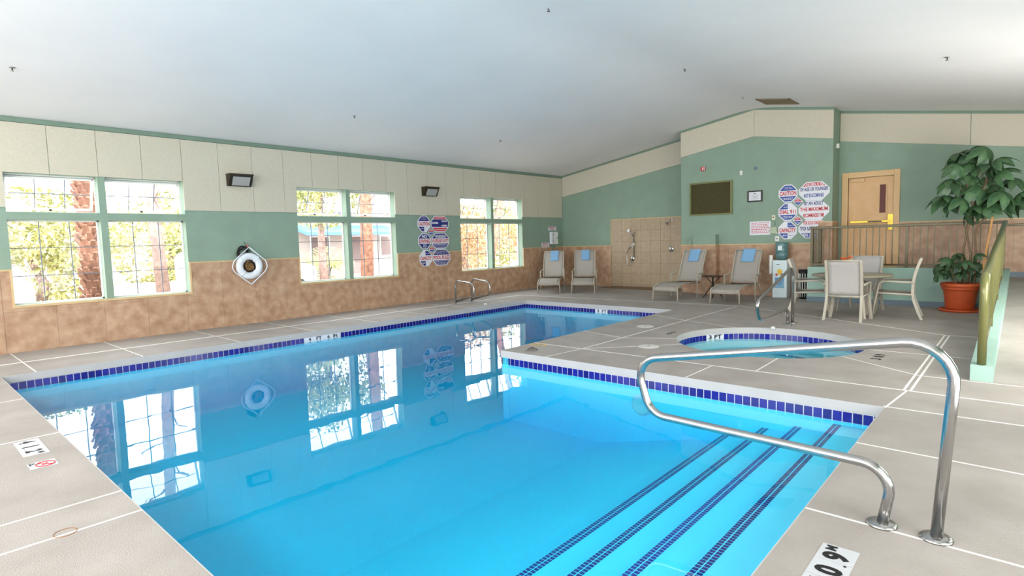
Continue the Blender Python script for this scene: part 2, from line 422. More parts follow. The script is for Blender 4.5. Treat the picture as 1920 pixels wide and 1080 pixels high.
# projecting wall section
wb = MB(); gable(-6.6, -3.138, YF + .1, -.1, .02, wb, YF + .1 - YB); wb = wb.build('wall_far_projecting', 'green', kind='structure')
for xa, xb in ((-6.6, XRIDGE - .004), (XRIDGE + .004, -3.138)):
    gable(xa, xb, YB, lambda x: zc(x) - .655, -.055, MB(), .02).build('panel', 'panel', wb)
gable(-6.62, -3.118, YB, lambda x: zc(x) - .055, .0, MB(), .035).build('trim_3', 'green2', kind='structure')
x = -6.6; HB = [(-6.2, -5.62, 0, 1.2)]
while x < -3.45:
    for z0 in (0, .6):
        MB().box(x + .001, min(x + .608, -3.4), YB - PT, YB, z0 + .001, z0 + .599).build('tile', 'tan', wb)
    x += .61
MB().box(-6.6, -3.4, YB - .02, YB, 1.2, 1.222).build('wainscot_cap', 'cap', wb)
b = MB(); b.box(-3.4, -3.138, YB - PT, YB, .5, 1.66); b.box(-3.138, -3.138 + PT, YB - PT, YD, .5, 1.66); b.build('raised_wainscot', 'tan', wb)
b = MB(); b.box(-3.4, -3.12, YB - .02, YB, 1.66, 1.682); b.box(-3.138, -3.118, YB, YD, 1.66, 1.682); b.build('raised_cap', 'cap', wb)
# chase box standing on the projecting wall behind the loungers
ch = MB().box(-6.18, -5.62, 13.70, YB - .0, .0, 1.46).build('wall_chase', 'green', kind='structure')
b = MB()
for z0 in (0, .6): b.box(-6.181, -5.615, 13.70 - PT, 13.70, z0 + .001, z0 + .599)
b.build('tile', 'tan', ch); MB().box(-5.62, -5.60, 13.70 - PT, YB - .015, 0, 1.2).build('side_tile', 'tan', ch)
MB().box(-6.19, -5.6, 13.685, 13.70, 1.2, 1.222).build('wainscot_cap', 'cap', ch)

# wall with the door
we = MB(); DX0, DX1, DZ0, DZ1 = -2.953, -2.103, .50, 2.61
we.box(-3.138, DX0, YD, YD + .15, -.1, DZ1); we.box(DX1, XR, YD, YD + .15, -.1, DZ1)
we.prism([(-3.138, YD + .15, zc(-3.138) + .02), (XR, YD + .15, zc(XR) + .02), (XR, YD + .15, DZ1), (-3.138, YD + .15, DZ1)], (0, -.15, 0))
we = we.build('wall_entrance', 'green', kind='structure')
for xa, xb in ((-3.13, -.875), (-.865, XR)):
    gable(xa, xb, YD, lambda x: zc(x) - .655, -.055, MB(), .02).build('panel', 'panel', we)
gable(-3.13, XR, YD, lambda x: zc(x) - .055, .0, MB(), .035).build('trim_4', 'green2', kind='structure')
x = -2.0
while x < XR:
    for z0, z1 in ((.5, 1.08), (1.08, 1.60)): MB().box(x + .001, min(x + .608, XR), YD - PT, YD, z0 + .001, z1 - .001).build('tile', 'tan', we)
    x += .61
MB().box(-2.0, XR, YD - .02, YD, 1.60, 1.622).build('wainscot_cap', 'cap', we)
MB().box(-2.0, XR, YD - .02, YD - PT, .5, .6).build('baseboard_entrance', 'baseblue', kind='structure')

# right and rear walls, ceiling
MB().box(XR, XR + .15, YN - .15, YF + .2, -.1, zc(XR) + .1).build('wall_right', 'green', kind='structure')
wr = MB(); RH = [(wx - 1.3, wx + 1.3, .6, 2.8) for wx in (-8.2, -4.6, -1.0)]
for a, b_, c, d in subrect((XW, XR, -.1, zc(XR) - .02), RH): wr.box(a, b_, YN - .15, YN, c, d)
wr.prism([(XW, YN - .15, zc(XR) - .02), (XR, YN - .15, zc(XR) - .02), (XR, YN - .15, zc(XR)), (XRIDGE, YN - .15, ZR), (XW, YN - .15, ZL)], (0, .15, 0))
wr.build('wall_rear', 'green', kind='structure')
c = MB(); y0, y1 = YN - .15, YF + .2
rr_ = [(XRIDGE + .5 * t / 4, y0, (1 - (.5 + t / 8)) * zc(XRIDGE - .5) + (.5 + t / 8) * zc(XRIDGE + .5) + .02 * (1 - (t / 4) ** 2) * 2) for t in range(-4, 5)]
rr_ = [(x_, y_, min(z_, zc(x_))) for x_, y_, z_ in rr_]
c.prism([(XW - .16, y0, zc(XW - .16))] + rr_ + [(XR + .15, y0, zc(XR + .15)), (XR + .15, y0, zc(XR + .15) + .25), (XRIDGE, y0, ZR + .25), (XW - .16, y0, zc(XW - .16) + .25)], (0, y1 - y0, 0))
c.build('ceiling', 'ceiling', kind='structure')

# windows
def sash(parent, y0, y1, z0, z1, cols, rows, fr, mt, name, glassname='glass_pane'):
    """sash in the plane x=0 of its own origin at (y0.., z1) top"""
    o = MB(); H = z1 - z0; W = y1 - y0
    o.box(-.02, .02, 0, W, -fr, 0); o.box(-.02, .02, 0, W, -H, -H + fr); o.box(-.02, .02, 0, fr, -H, 0); o.box(-.02, .02, W - fr, W, -H, 0)
    o = o.build(name, 'white', parent)
    g = MB()
    for i in range(1, cols): yy = W * i / cols; g.box(-.008, .008, yy - mt, yy + mt, -H + fr, -fr)
    for i in range(1, rows): zz = -H * i / rows; g.box(-.007, .007, fr, W - fr, zz - mt, zz + mt)
    g.build('muntin_grid', mat('grey_muntin', (118, 124, 136), .5), o)
    MB().box(-.0025, .0025, fr * .5, W - fr * .5, -H + fr * .5, -fr * .5).build(glassname, 'glass', o)
    return o
for i, (a, b, c, d, p0, p1) in enumerate(WINS):
    wn = empty('window_%d' % (i + 1), (0, 0, 0), kind='structure')
    TZ0, TZ1 = 1.945, 2.055
    MB().box(XW - .205, XW - .001, p0, p1, c, d).build('center_post', 'green', wn)
    t = MB()
    for ya, yb in ((a, p0), (p1, b)): t.box(XW - .205, XW - .001, ya, yb, TZ0, TZ1)
    t.build('transom_bar', 'green', wn)
    for ya, yb in ((a, p0), (p1, b)):
        lo = sash(wn, ya, yb, c, TZ0, 3, 3, .022, .006, 'fixed_sash'); lo.location = (XW - .18, ya, TZ0)
        f = MB(); f.box(XW - .205, XW - .165, ya, ya + .012, TZ1, d); f.box(XW - .205, XW - .165, yb - .012, yb, TZ1, d); f.box(XW - .205, XW - .165, ya, yb, d - .02, d); f.box(XW - .205, XW - .10, ya, yb, TZ1, TZ1 + .015)
        f.build('awning_frame', 'white', wn)
        up = sash(wn, ya + .015, yb - .015, TZ1 + .02, d - .025, 3, 2, .03, .006, 'awning_sash'); up.location = (XW - .19, ya + .015, d - .025); up.rotation_euler = (0, radians(20), 0)
        MB().box(-.01, .05, (yb - ya) / 2 - .03, (yb - ya) / 2, -(d - TZ1) + .05, -(d - TZ1) + .075).build('latch', 'black', up)
    s_ = MB(); s_.box(XW - .0, XW + .025, a - .02, b + .02, c - .035, c - .002); s_.box(XW, XW + .022, a - .03, a - .002, c - .035, 1.21); s_.box(XW, XW + .022, b + .002, b + .03, c - .035, 1.21)
    s_.build('sill_trim', 'cap', wn)

# door
dr = empty('door_1', (0, 0, 0), kind='structure')
MB().box(DX0 + .004, DX1 - .004, YD + .03, YD + .075, DZ0 + .005, DZ1 - .004).build('door_leaf', 'doorwood', dr)
f = MB(); f.box(DX0 - .12, DX0, YD - .03, YD + .1, DZ0, DZ1 + .12, .006); f.box(DX1, DX1 + .11, YD - .03, YD + .1, DZ0, DZ1 + .12, .006); f.box(DX0, DX1, YD - .03, YD + .1, DZ1, DZ1 + .12, .006)
f.build('door_casing', 'casing', dr)
vl = MB().box(-2.385, -2.225, YD + .015, YD + .032, 1.80, 2.46, .004).build('vision_frame', 'casing', dr); MB().box(-2.36, -2.25, YD + .01, YD + .016, 1.83, 2.43).build('vision_glass', 'redglass', vl)
pb = MB().box(-2.90, -2.12, YD - .05, YD - .005, 1.625, 1.675, .006).build('panic_bar', 'brass', dr)
MB().box(-2.56, -2.30, YD - .056, YD - .049, 1.635, 1.665).build('push_pad', 'black', pb)
b = MB(); b.box(-2.90, -2.86, YD - .03, YD + .03, 1.62, 1.68, .004); b.box(-2.20, -2.10, YD - .045, YD + .03, 1.56, 1.80, .006); b.build('lock_case', 'brass', pb)
MB().box(-2.19, -2.11, YD - .02, YD + .03, 1.46, 1.53, .004).build('strike_plate', 'brass', dr)
MB().box(-2.90, -2.64, YD - .03, YD + .03, 2.52, 2.58, .006).build('door_closer', 'casing', dr)

# ------------------------------------------------------------------ pool
TZ1, TZ0, WZ = -.09, -.182, -.155
pool = empty('swimming_pool', (-5, 5.4, -.09), label='large L-shaped indoor swimming pool with cobalt tile band and wide entry steps', cat='pool')
def P0(o): o.matrix_parent_inverse = Matrix.Translation((5, -5.4, .09)); return o
FZ = lambda x: -.62 if x > -2.4 else -.62 - .30 * min(1, (-2.4 - x) / 1.2)
sh = MB(); bm = sh.bm; th = .12; n = len(POOL)
def convex(p): return (p - Vector(POOL[3])).length > .01
def wallseg(a, b, z0, z1, off0, off1, mb):
    a = Vector(a); b = Vector(b); d = (b - a).normalized(); o = Vector((d.y, -d.x))   # outward for CCW loop
    ea = th if convex(a) else 0; eb = th if convex(b) else 0
    q = [a + o * off0 - d * ea * (off0 > .005), b + o * off0 + d * eb * (off0 > .005), b + o * off1 + d * eb, a + o * off1 - d * ea]
    mb.prism([(p.x, p.y, z0) for p in q], (0, 0, z1 - z0))
for i in range(n): wallseg(POOL[i], POOL[(i + 1) % n], -1.1, -.09, .008, th, sh)
prof = [(-9.0, FZ(-9)), (-3.6, FZ(-3.6)), (-2.4, -.62), (-.8, -.62)]
sh.prism([(x, .85, z) for x, z in prof] + [(-.8, .85, -1.2), (-9.0, .85, -1.2)], (0, 4.63, 0))
sh.box(-9.0, -5.1, 5.48, 10.5, -1.2, FZ(-9)); P0(sh.build('pool_shell', 'plaster', pool))
g = MB()
for i in range(n): wallseg(POOL[i], POOL[(i + 1) % n], TZ0 - .004, TZ1, .004, .02, g)
P0(g.build('tile_grout', 'tilegrout', pool))
for i in range(n):
    g = MB(); a_, b_ = Vector(POOL[i]), Vector(POOL[(i + 1) % n]); d_ = (b_ - a_).normalized(); o_ = Vector((d_.y, -d_.x))
    e0 = -.006 if i != 3 else .006; e1 = -.006 if i != 2 else .006
    pts = [a_ - o_ * .006 - d_ * e0, b_ - o_ * .006 + d_ * e1, b_ - o_ * .0005 + d_ * 0, a_ - o_ * .0005]
    g.prism([(q_.x, q_.y, -.088) for q_ in pts], (0, 0, .0875)); P0(g.build('coping_face', 'coping', pool))
PITCH = .0765
tb = MB().box(-.034, .034, 0, .006, TZ0, TZ1 - .006); tme_o = tb.build('tile', 'cobalt'); tme = tme_o.data; bpy.data.objects.remove(tme_o)
def tilerow(a, b, skip=None, stuff=False):
    a = Vector(a); b = Vector(b); L_ = (b - a).length; k = int(L_ / PITCH); d = (b - a).normalized(); ang = atan2(d.y, d.x); mb = MB()
    for j in range(k):
        t = (j + .5) * L_ / k; p = a + d * t
        if skip and skip[0] < t < skip[1]: continue
        # local +y points into the wall (outward) -> right side of travel
        if stuff: mb.box(-.034, .034, 0, .006, TZ0, TZ1 - .006, mtx=Matrix.Translation((p.x, p.y, 0)) @ Matrix.Rotation(ang + pi, 4, 'Z'))
        else: P0(link_mesh('tile', tme, pool, (p.x, p.y, 0), (0, 0, ang + pi)))
    if stuff: P0(mb.build('tile_row', 'cobalt', pool, kind='stuff'))
tilerow(POOL[5], POOL[0], skip=(10.46 - 5.385, 10.46 - 4.735))
tilerow(POOL[4], POOL[5], skip=(-5.13 + 6.64, -5.13 + 6.955))
tilerow(POOL[2], POOL[3])
tilerow(POOL[0], POOL[1], stuff=True); tilerow(POOL[1], POOL[2], stuff=True); tilerow(POOL[3], POOL[4], stuff=True)
def band_sign(name, txt, wid, loc, rz, parts):
    o = MB().box(-wid / 2, wid / 2, 0, .006, TZ0 + .002, TZ1 - .004).build(name, 'signwhite', pool); o.location = loc; o.rotation_euler = (0, 0, rz); P0(o)
    t = MB()
    for s_, x_, w_ in parts: t.text(s_, x_, -.158, .056, w_, y=-.0015, bold=.035)
    t.build('lettering', 'ink', o)
band_sign('depth_marker_tile', '', .65, (-8.97, 5.06, 0), pi / 2, [('4', -.24, .045), ('FT', -.07, .10), ('6', .11, .045), ('IN', .24, .08)])
band_sign('depth_marker_tile', '', .315, (-6.8, 10.46, 0), 0, [('5', -.09, .05), ('FT', .06, .12)])
# entry steps and their tiled nosings
for k, (xn, zt) in enumerate([(-1.19, -.215), (-1.505, -.30), (-1.79, -.37), (-2.09, -.45)]):
    st = P0(MB().box(xn, -.80, .86, 5.47, -1.0, zt).build('step', 'plaster', pool))
    mb = MB()
    for r_ in (0, 1):
        yy = .90
        while yy < 5.44:
            mb.box(xn + .003 + r_ * .036, xn + .031 + r_ * .036, yy, yy + .023, zt, zt + .0015); yy += .030
    mb.build('nosing_tiles', 'cobalt', st, kind='stuff')
ul = MB().lathe([(.115, .01), (.115, -.012), (.10, -.02), (.09, -.012), (.02, -.014)], (-3.05, 5.45, -.37), 20, 'y').build('underwater_light', mat('pool_lamp_lens', (150, 196, 214), .4), pool); P0(ul)
wv = MB(); e = .0065
wp = [(-8.97 - e, .89 - e), (-.815 + e, .89 - e), (-.815 + e, 5.46 + e), (-5.13 + e, 5.46 + e), (-5.13 + e, 10.46 + e), (-8.97 - e, 10.46 + e)]
wv.prism([(a, b, WZ) for a, b in wp], (0, 0, -1.6))
tag(wv.build('pool_water', 'water'), 'clear turquoise water filling the L-shaped swimming pool', 'water', kind='stuff')

# spa
spa = empty('hot_tub', (SPC.x, SPC.y, -.09), label='round in-ground hot tub with cobalt tile rim on the deck', cat='hot tub')
Sp = Matrix.Translation((-SPC.x, -SPC.y, .09))
def P1(o): o.matrix_parent_inverse = Sp; return o
b = MB(); N_ = 64
def ringwall(mb, r0, r1, z0, z1, seg=64, c=SPC):
    A = [[mb.bm.verts.new((c.x + r * cos(2 * pi * k / seg), c.y + r * sin(2 * pi * k / seg), z)) for k in range(seg)] for r, z in ((r0, z0), (r0, z1), (r1, z1), (r1, z0))]
    for q in range(4):
        X_, Y_ = A[q], A[(q + 1) % 4]
        for k in range(seg): f = mb.bm.faces.new((X_[k], X_[(k + 1) % seg], Y_[(k + 1) % seg], Y_[k])); f.smooth = False
ringwall(b, SPR + .012, SPR + .12, -.8, -.09); b.lathe([(SPR + .05, -.8), (SPR + .05, -.55)], (SPC.x, SPC.y, 0), 64); ringwall(b, SPR - .38, SPR + .05, -.6, -.34)
P1(b.build('tub_shell', 'spaplaster', spa)); b = MB(); ringwall(b, SPR + .006, SPR + .02, TZ0 - .004, -.09); P1(b.build('tile_grout', 'tilegrout', spa))
b = MB(); ringwall(b, SPR - .005, SPR - .0005, -.088, -.0005, 96); P1(b.build('coping_face', 'coping', spa))
kk = int(2 * pi * SPR / PITCH)
for k in range(kk):
    a = 2 * pi * (k + .5) / kk
    if 2.42 < a < 2.68: continue
    P1(link_mesh('tile', tme, spa, (SPC.x + SPR * cos(a), SPC.y + SPR * sin(a), 0), (0, 0, a - pi / 2)))
a = 2.55; mk = MB(); mk.box(-.15, .15, 0, .006, TZ0 + .002, TZ1 - .004); mk = mk.build('depth_marker_tile', 'signwhite', spa); mk.location = (SPC.x + (SPR - .004) * cos(a), SPC.y + (SPR - .004) * sin(a), 0); mk.rotation_euler = (0, 0, a - pi / 2); P1(mk)
MB().text('3 FT', 0, -.164, .064, .23, y=-.0015, bold=.035).build('lettering', 'ink', mk)
b = MB(); b.lathe([(SPR - .38, -.338), (SPR - .34, -.338)], (SPC.x, SPC.y, 0), 64)
b = MB(); ringwall(b, SPR - .39, SPR - .34, -.345, -.337); P1(b.build('bench_edge_stripe', 'cobalt', spa))
b = MB(); b.lathe([(SPR + .010, -.9), (SPR + .010, WZ)], (SPC.x, SPC.y, 0), 64, smooth=False)
tag(b.build('hot_tub_water', 'water'), 'still blue water inside the round hot tub', 'water', kind='stuff')

# skimmer lids, deck rings, fittings
for i, (x, y, lb) in enumerate([(-3.67, 6.76, 'round white skimmer lid in the deck between pool corner and hot tub'), (-4.55, 8.27, 'round white skimmer lid beside the far arm of the pool')]):
    o = empty('skimmer_lid', (x, y, 0), label=lb, cat='skimmer lid', group='skimmer lids')
    MB().lathe([(.135, -.001), (.135, .004), (.125, .006)], seg=32).build('cover', 'disc', o); MB().lathe([(.02, .005), (.02, .008)], seg=12).build('screw', 'chrome', o)
b = MB(); b.tube([(.05 * cos(2 * pi * k / 24), .05 * sin(2 * pi * k / 24), .001) for k in range(24)], .002, 6, closed=True)
o = b.build('rusty_ring', mat('rust', (150, 100, 60), .9)); o.location = (-3.655, .55, 0); tag(o, 'thin rusty ring stain outline around a deck anchor near the camera', 'ring')
for x, y, lb in ((-9.18, 9.28, 'small white plastic cap on the deck beside the far pool handrails'), (-2.83, 9.09, 'small white plastic cap on the deck behind the hot tub')):
    o = MB().lathe([(.035, 0), (.035, .012), (.018, .03), (.006, .032)], seg=16).build('anchor_cap', 'white'); o.location = (x, y, 0); tag(o, lb, 'cap', 'white deck caps')

# painted / tiled deck depth markers. local x = reading direction, local y = up of letters
def deck_marker(name, label, x, y, rz, tiles, letters, th=.002):
    o = empty(name, (x, y, 0), rz, label=label, cat='depth marker')
    for (x0, x1, y0, y1) in tiles: MB().box(x0, x1, y0, y1, 0, th).build('marker_tile', mat('pale_grey_marker_tile', (188, 190, 194), .4), o)  # even tone, set darker because the near light overexposes sign white
    t = MB()
    for s_, cx, cy, h, wd in letters: t.text(s_, cx, cy, h, wd, y=0, bold=.05)
    bmesh.ops.transform(t.bm, matrix=Matrix.Translation((0, 0, th + .0008)) @ Matrix.Rotation(-pi / 2, 4, 'X'), verts=t.bm.verts[:])
    t.build('lettering', 'ink', o); return o
deck_marker('depth_marker', 'white tile depth marker reading 3 FT 0.9 M beside the big handrail', -.505, 2.26, pi / 2,
    [(.0, .148, 0, .15), (.152, .298, 0, .15), (.302, .448, 0, .15), (.452, .60, 0, .15)],
    [('3', .075, .025, .10, .06), ('FT', .225, .025, .10, .10), ('0', .365, .02, .11, .07), ('.', .437, .02, .014, .014), ('9', .50, .02, .11, .07), ('M', .568, .085, .045, .045)])
deck_marker('depth_marker', 'white tile depth marker reading 4 1.2 M on the near left deck', -5.72, .60, 0,
    [(.0, .148, 0, .15), (.152, .298, 0, .15), (.302, .46, 0, .15)],
    [('4', .06, .025, .10, .06), ('1', .21, .025, .10, .025), ('.', .27, .025, .012, .012), ('2', .35, .025, .10, .06), ('M', .42, .085, .04, .04)])
o = deck_marker('no_diving_marker', 'small white tile with a circular no-diving symbol on the near left deck', -5.06, .59, 0, [(0, .15, 0, .15)], [('NO', .03, .02, .02, .03), ('DIVING', .04, .006, .012, .06)])
b = MB(); b.tube([(.085 + .055 * cos(2 * pi * k / 28), .088 + .052 * sin(2 * pi * k / 28), .003) for k in range(28)], .004, 6, closed=True); b.tube([(.046, .05, .003), (.124, .126, .003)], .003, 6); b.tube([(.06, .10, .003), (.09, .09, .003), (.105, .065, .003)], .003, 6); b.build('diver_symbol', 'red', o)
deck_marker('depth_marker', 'black painted depth digits 1.5 M at the tip of the deck peninsula', -4.70, 5.66, pi / 2 + .45, [], [('1', .02, 0, .15, .03), ('.', .07, 0, .015, .015), ('5', .14, 0, .15, .08), ('M', .23, .07, .07, .07)], .001)
deck_marker('depth_marker', 'black painted depth digits on the deck right of the hot tub', -1.16, 7.44, pi / 2, [], [('3', .05, 0, .11, .07), ('0', .20, 0, .11, .08), ('.', .26, 0, .015, .015), ('9', .32, 0, .11, .07)], .001)
deck_marker('depth_marker', 'black painted depth digits on the deck left of the hot tub', -3.97, 8.05, -pi / 2, [], [('0', .06, 0, .10, .07), ('.', .13, 0, .015, .015), ('9', .19, 0, .10, .07), ('M', .28, .04, .06, .05)], .001)
b = MB(); random.seed(3)
for k in range(26):
    a = random.uniform(0, 2 * pi); r_ = .13 * sqrt(random.random()); c0 = Vector((r_ * cos(a), r_ * .8 * sin(a), .0006)); q = random.uniform(.008, .022)
    b.prism([c0 + Vector((q * cos(t + a), q * sin(t + a), 0)) for t in (0, 1.3, 2.6, 3.9, 5.1)], (0, 0, .0006))
o = b.build('yellow_paint_mark', 'yellow'); o.location = (-4.98, 6.05, 0); tag(o, 'flaking yellow paint mark at the tip of the deck peninsula', 'paint mark', kind='stuff')

# ------------------------------------------------------------------ steel handrails
def flange(p, parent, r=.06):
    MB().lathe([(r, 0), (r, .008), (r * .85, .016), (r * .5, .02)], p, 24).build('escutcheon', 'chrome', parent)
gr = empty('grab_rail', (-.37, 3.22, 0), label='large polished steel handrail looping over the pool entry steps in the foreground', cat='handrail')
p = fillet([(.107, 0, 0), (.165, 0, .955), (-1.475, 0, .665), (-1.37, 0, .325), (-.06, 0, .295), (-.11, 0, 0)], [.17, .13, .14, .17], 8)
MB().tube(p, .0245, 20).build('rail_tube', 'chrome', gr); flange((.107, 0, 0), gr, .068); flange((-.11, 0, 0), gr, .068)
g2 = empty('grab_rail', (-2.75, 9.66, 0), label='small polished steel handrail at the far side of the hot tub', cat='handrail')
p = fillet([(0, .13, 0), (0, .13, .93), (0, -1.53, .50), (0, -1.42, .245), (0, -.12, .265), (0, -.12, 0)], [.14, .09, .09, .1], 8)
MB().tube(p, .024, 16).build('rail_tube', 'chrome', g2); flange((0, .13, 0), g2); flange((0, -.12, 0), g2)
for y, lb in ((9.03, 'nearer of the two D-shaped steel pool handrails below the right window'), (9.55, 'farther of the two D-shaped steel pool handrails below the right window')):
    o = empty('grab_rail', (-9.90, y, 0), label=lb, cat='handrail', group='D-shaped pool handrails')
    p = fillet([(0, 0, 0), (0, 0, .56), (.62, 0, .50), (.62, 0, .21), (.0, 0, .055)], [.12, .16, .13], 8)
    MB().tube(p, .02, 14).build('rail_tube', 'chrome', o); flange((0, 0, 0), o, .05)

# ------------------------------------------------------------------ ramp, landing, curbs, railings
ramp = MB(); ramp.prism([(-.18, 7.0, .0), (-.18, 13.2, .5), (-.18, YD, .5), (-.18, YD, -.02), (-.18, 7.0, -.02)], (XR + .18, 0, 0)); ramp.box(-3.40, -.18, 13.2, YD, -.02, .5)
ramp.build('floor_ramp_and_landing', 'deck', kind='structure')
cb = MB(); cb.prism([(-.35, 6.9, 0), (-.35, 6.9, .15), (-.35, 13.15, .73), (-.35, 13.27, .73), (-.35, 13.27, 0)], (.17, 0, 0))
cb.box(-3.41, -.351, 13.15, 13.27, 0, .73); cb.box(-3.41, -3.28, 13.27, YB - .001, 0, .73); cb.build('trim_5', 'curb', kind='structure')
MB().box(-3.42, -.352, 13.14, 13.15, 0, .10).build('baseboard_landing', 'baseblue', kind='structure')
rl = empty('railing', (-1.8, 13.21, .73), label='long olive bronze balustrade along the front of the raised landing', cat='railing')
def Q(o): o.matrix_parent_inverse = Matrix.Translation((1.8, -13.21, -.73)); return o
Q(MB().box(-3.37, -.25, 13.185, 13.235, 1.515, 1.565, .008).build('top_rail', 'railpaint', rl)); Q(MB().box(-3.35, -.27, 13.19, 13.23, .765, .80).build('bottom_rail', 'railpaint', rl))
for x in (-3.35, -1.69, -.28): Q(MB().box(x - .022, x + .022, 13.188, 13.232, .73, 1.515).build('post', 'railpaint', rl))
x = -3.24
while x < -.32:
    if abs(x + 1.69) > .04: Q(MB().box(x - .008, x + .008, 13.202, 13.218, .80, 1.515).build('baluster', 'railpaint', rl))
    x += .11
r2 = empty('railing', (-3.345, 13.6, .73), label='short olive bronze return balustrade between landing corner and wall', cat='railing')
def Q2(o): o.matrix_parent_inverse = Matrix.Translation((3.345, -13.6, -.73)); return o
Q2(MB().box(-3.37, -3.32, 13.237, YB - .021, 1.515, 1.565, .006).build('top_rail', 'railpaint', r2)); Q2(MB().box(-3.365, -3.325, 13.237, YB - .021, .765, .80).build('bottom_rail', 'railpaint', r2))
Q2(MB().box(-3.367, -3.323, 13.84, 13.884, .73, 1.515).build('post', 'railpaint', r2))
y = 13.33
while y < 13.80: Q2(MB().box(-3.353, -3.337, y - .008, y + .008, .80, 1.515).build('baluster', 'railpaint', r2)); y += .10
M['rail2'] = mat('olive_paint_highlit', (112, 112, 68), .22, metal=.25)  # rail paint made lighter, its highlights put into the colour
r3 = empty('railing', (-.27, 10, .43), label='olive bronze balustrade running up beside the ramp seen end on', cat='railing')
def Q3(o): o.matrix_parent_inverse = Matrix.Translation((.27, -10, -.43)); return o
zt = lambda y: .15 + .0928 * (y - 6.9)
p = fillet([(-.27, 6.95, zt(6.95)), (-.27, 6.93, .985), (-.27, 13.18, 1.54)], .16, 8)
Q3(MB().tube(p, .036, 16).build('top_rail', 'rail2', r3)); Q3(MB().tube([(-.27, 6.97, zt(6.97) + .09), (-.27, 13.18, zt(13.18) + .06)], .016, 8).build('bottom_rail', 'railpaint', r3))
y = 7.06; k = 0
while y < 13.12:
    k += 1; post = k % 15 == 0; h = .022 if post else .009
    Q3(MB().box(-.27 - h, -.27 + h, y - h, y + h, zt(y) + (0 if post else .07), .985 + .0888 * (y - 6.95)).build('post' if post else 'baluster', 'rail2', r3)); y += .11

wh = empty('wall_handrail', (.5, YD - .07, 1.49), label='olive handrail on the entrance wall to the right of the plant', cat='handrail')
MB().box(-.78, .85, -.02, .02, -.02, .02, .006).build('rail_bar', 'railpaint', wh)
for x in (-.7, .05, .8): MB().box(x - .015, x + .015, .02, .058, -.015, .01).build('bracket', 'railpaint', wh)
# ------------------------------------------------------------------ loungers
def make_lounger():
    t = empty('lounge_chair', label='x', cat='lounge chair', group='beige lounge chairs')
    W = .31
    pr = fillet([(0, 0, .235), (0, .03, .30), (0, .36, .375), (0, 1.16, .34)], [.05, .25], 5)
    rows = [[(x, p.y, p.z) for x in [-.27 + .54 * j / 8 for j in range(9)]] for p in pr]
    MB().sheet(rows, .004).build('seat_sling', 'sling', t)
    bk = [(1.185 + .33 * s_, .375 + .72 * s_ + .02 * sin(pi * s_)) for s_ in [k / 10 for k in range(11)]]
    rows = [[(x, y - .01 * (1 - (2 * j / 8 - 1) ** 2) * -1, z) for j, x in enumerate([-.27 + .54 * j / 8 for j in range(9)])] for y, z in bk]
    MB().sheet(rows, .004).build('back_sling', 'sling', t)
    for s_ in (-1, 1):
        f = MB(); f.tube([(s_ * .285, p.y, p.z) for p in pr], .016, 10); f.build('side_rail', 'beigeframe', t)
        f = MB(); f.tube([(s_ * .285, y, z) for y, z in bk] , .015, 10); f.build('back_rail', 'beigeframe', t)
        f = MB(); f.tube(fillet([(s_ * .31, .03, 0), (s_ * .295, .05, .27), (s_ * .29, .1, .32)], .06), .015, 10); f.build('leg', 'beigeframe', t)
        f = MB(); f.tube([(s_ * .31, 1.50, 0), (s_ * .295, 1.28, .34)], .015, 10); f.build('leg', 'beigeframe', t)
        f = MB(); f.tube([(s_ * .335, .93, .0), (s_ * .335, .93, .52)], .014, 10); f.build('leg', 'beigeframe', t)
        f = MB(); f.tube(fillet([(s_ * .335, .90, .49), (s_ * .335, .95, .545), (s_ * .33, 1.28, .565), (s_ * .29, 1.33, .60)], [.05, .05], 5), .018, 10); f.build('armrest', 'beigeframe', t)
    f = MB(); f.tube([(-.30, .035, .225), (.30, .035, .225)], .014, 8); f.build('front_bar', 'beigeframe', t)
    f = MB(); f.tube([(-.285, bk[-1][0], bk[-1][1]), (.285, bk[-1][0], bk[-1][1])], .014, 8); f.build('top_bar', 'beigeframe', t)
    f = MB(); f.tube([(-.285, 1.17, .345), (.285, 1.17, .345)], .012, 8); f.build('hinge_bar', 'black', t)
    return t
L0 = make_lounger()
LG = [(-9.52, 12.05, 31, 'beige sling lounge chair in the far left corner beside the wall telephone'), (-8.68, 12.46, 32, 'beige sling lounge chair left of the shower wall, second from the corner'),
      (-6.05, 11.88, -2, 'beige sling lounge chair in front of the shower, left of the small black table'), (-4.66, 11.80, 1, 'beige sling lounge chair right of the small black table')]
def make_towel(i, wd=.25):
    b = MB(); pts = []
    bk = lambda s_: (1.185 + .33 * s_, .375 + .72 * s_ + .02 * sin(pi * s_))
    for s_ in [.60 + .4 * k / 8 for k in range(9)]: y, z = bk(s_); pts.append((y - .016, z + .006))
    y, z = bk(1); pts += [(y - .01, z + .02), (y + .01, z + .026), (y + .028, z + .012), (y + .04, z - .1)]
    skew = (-.02, .0, -.10, -.09)[i]
    rows = [[(x + .02 + skew * .6 * (p[1] - 1.1) * -1, p[0] - .004 * cos(x * 50), p[1]) for x in [-wd / 2 + wd * j / 6 for j in range(7)]] for p in pts]
    b.sheet(rows, .012); o = b.build('towel', 'towel'); return o
tl = ['light blue towel folded over the back of the lounge chair in the corner', 'light blue towel over the back of the second lounge chair from the corner', 'light blue towel over the lounge chair in front of the shower', 'light blue towel over the lounge chair right of the small black table']
for i, (x, y, a, lb) in enumerate(LG):
    o = L0 if i == 0 else copy_tree(L0)
    o.location = (x, y, 0); o.rotation_euler = (0, 0, radians(a)); o['label'] = lb
    t = make_towel(i, (.23, .23, .26, .28)[i]); t.location = (x, y, 0); t.rotation_euler = (0, 0, radians(a)); tag(t, tl[i], 'towel', 'light blue towels on the loungers')

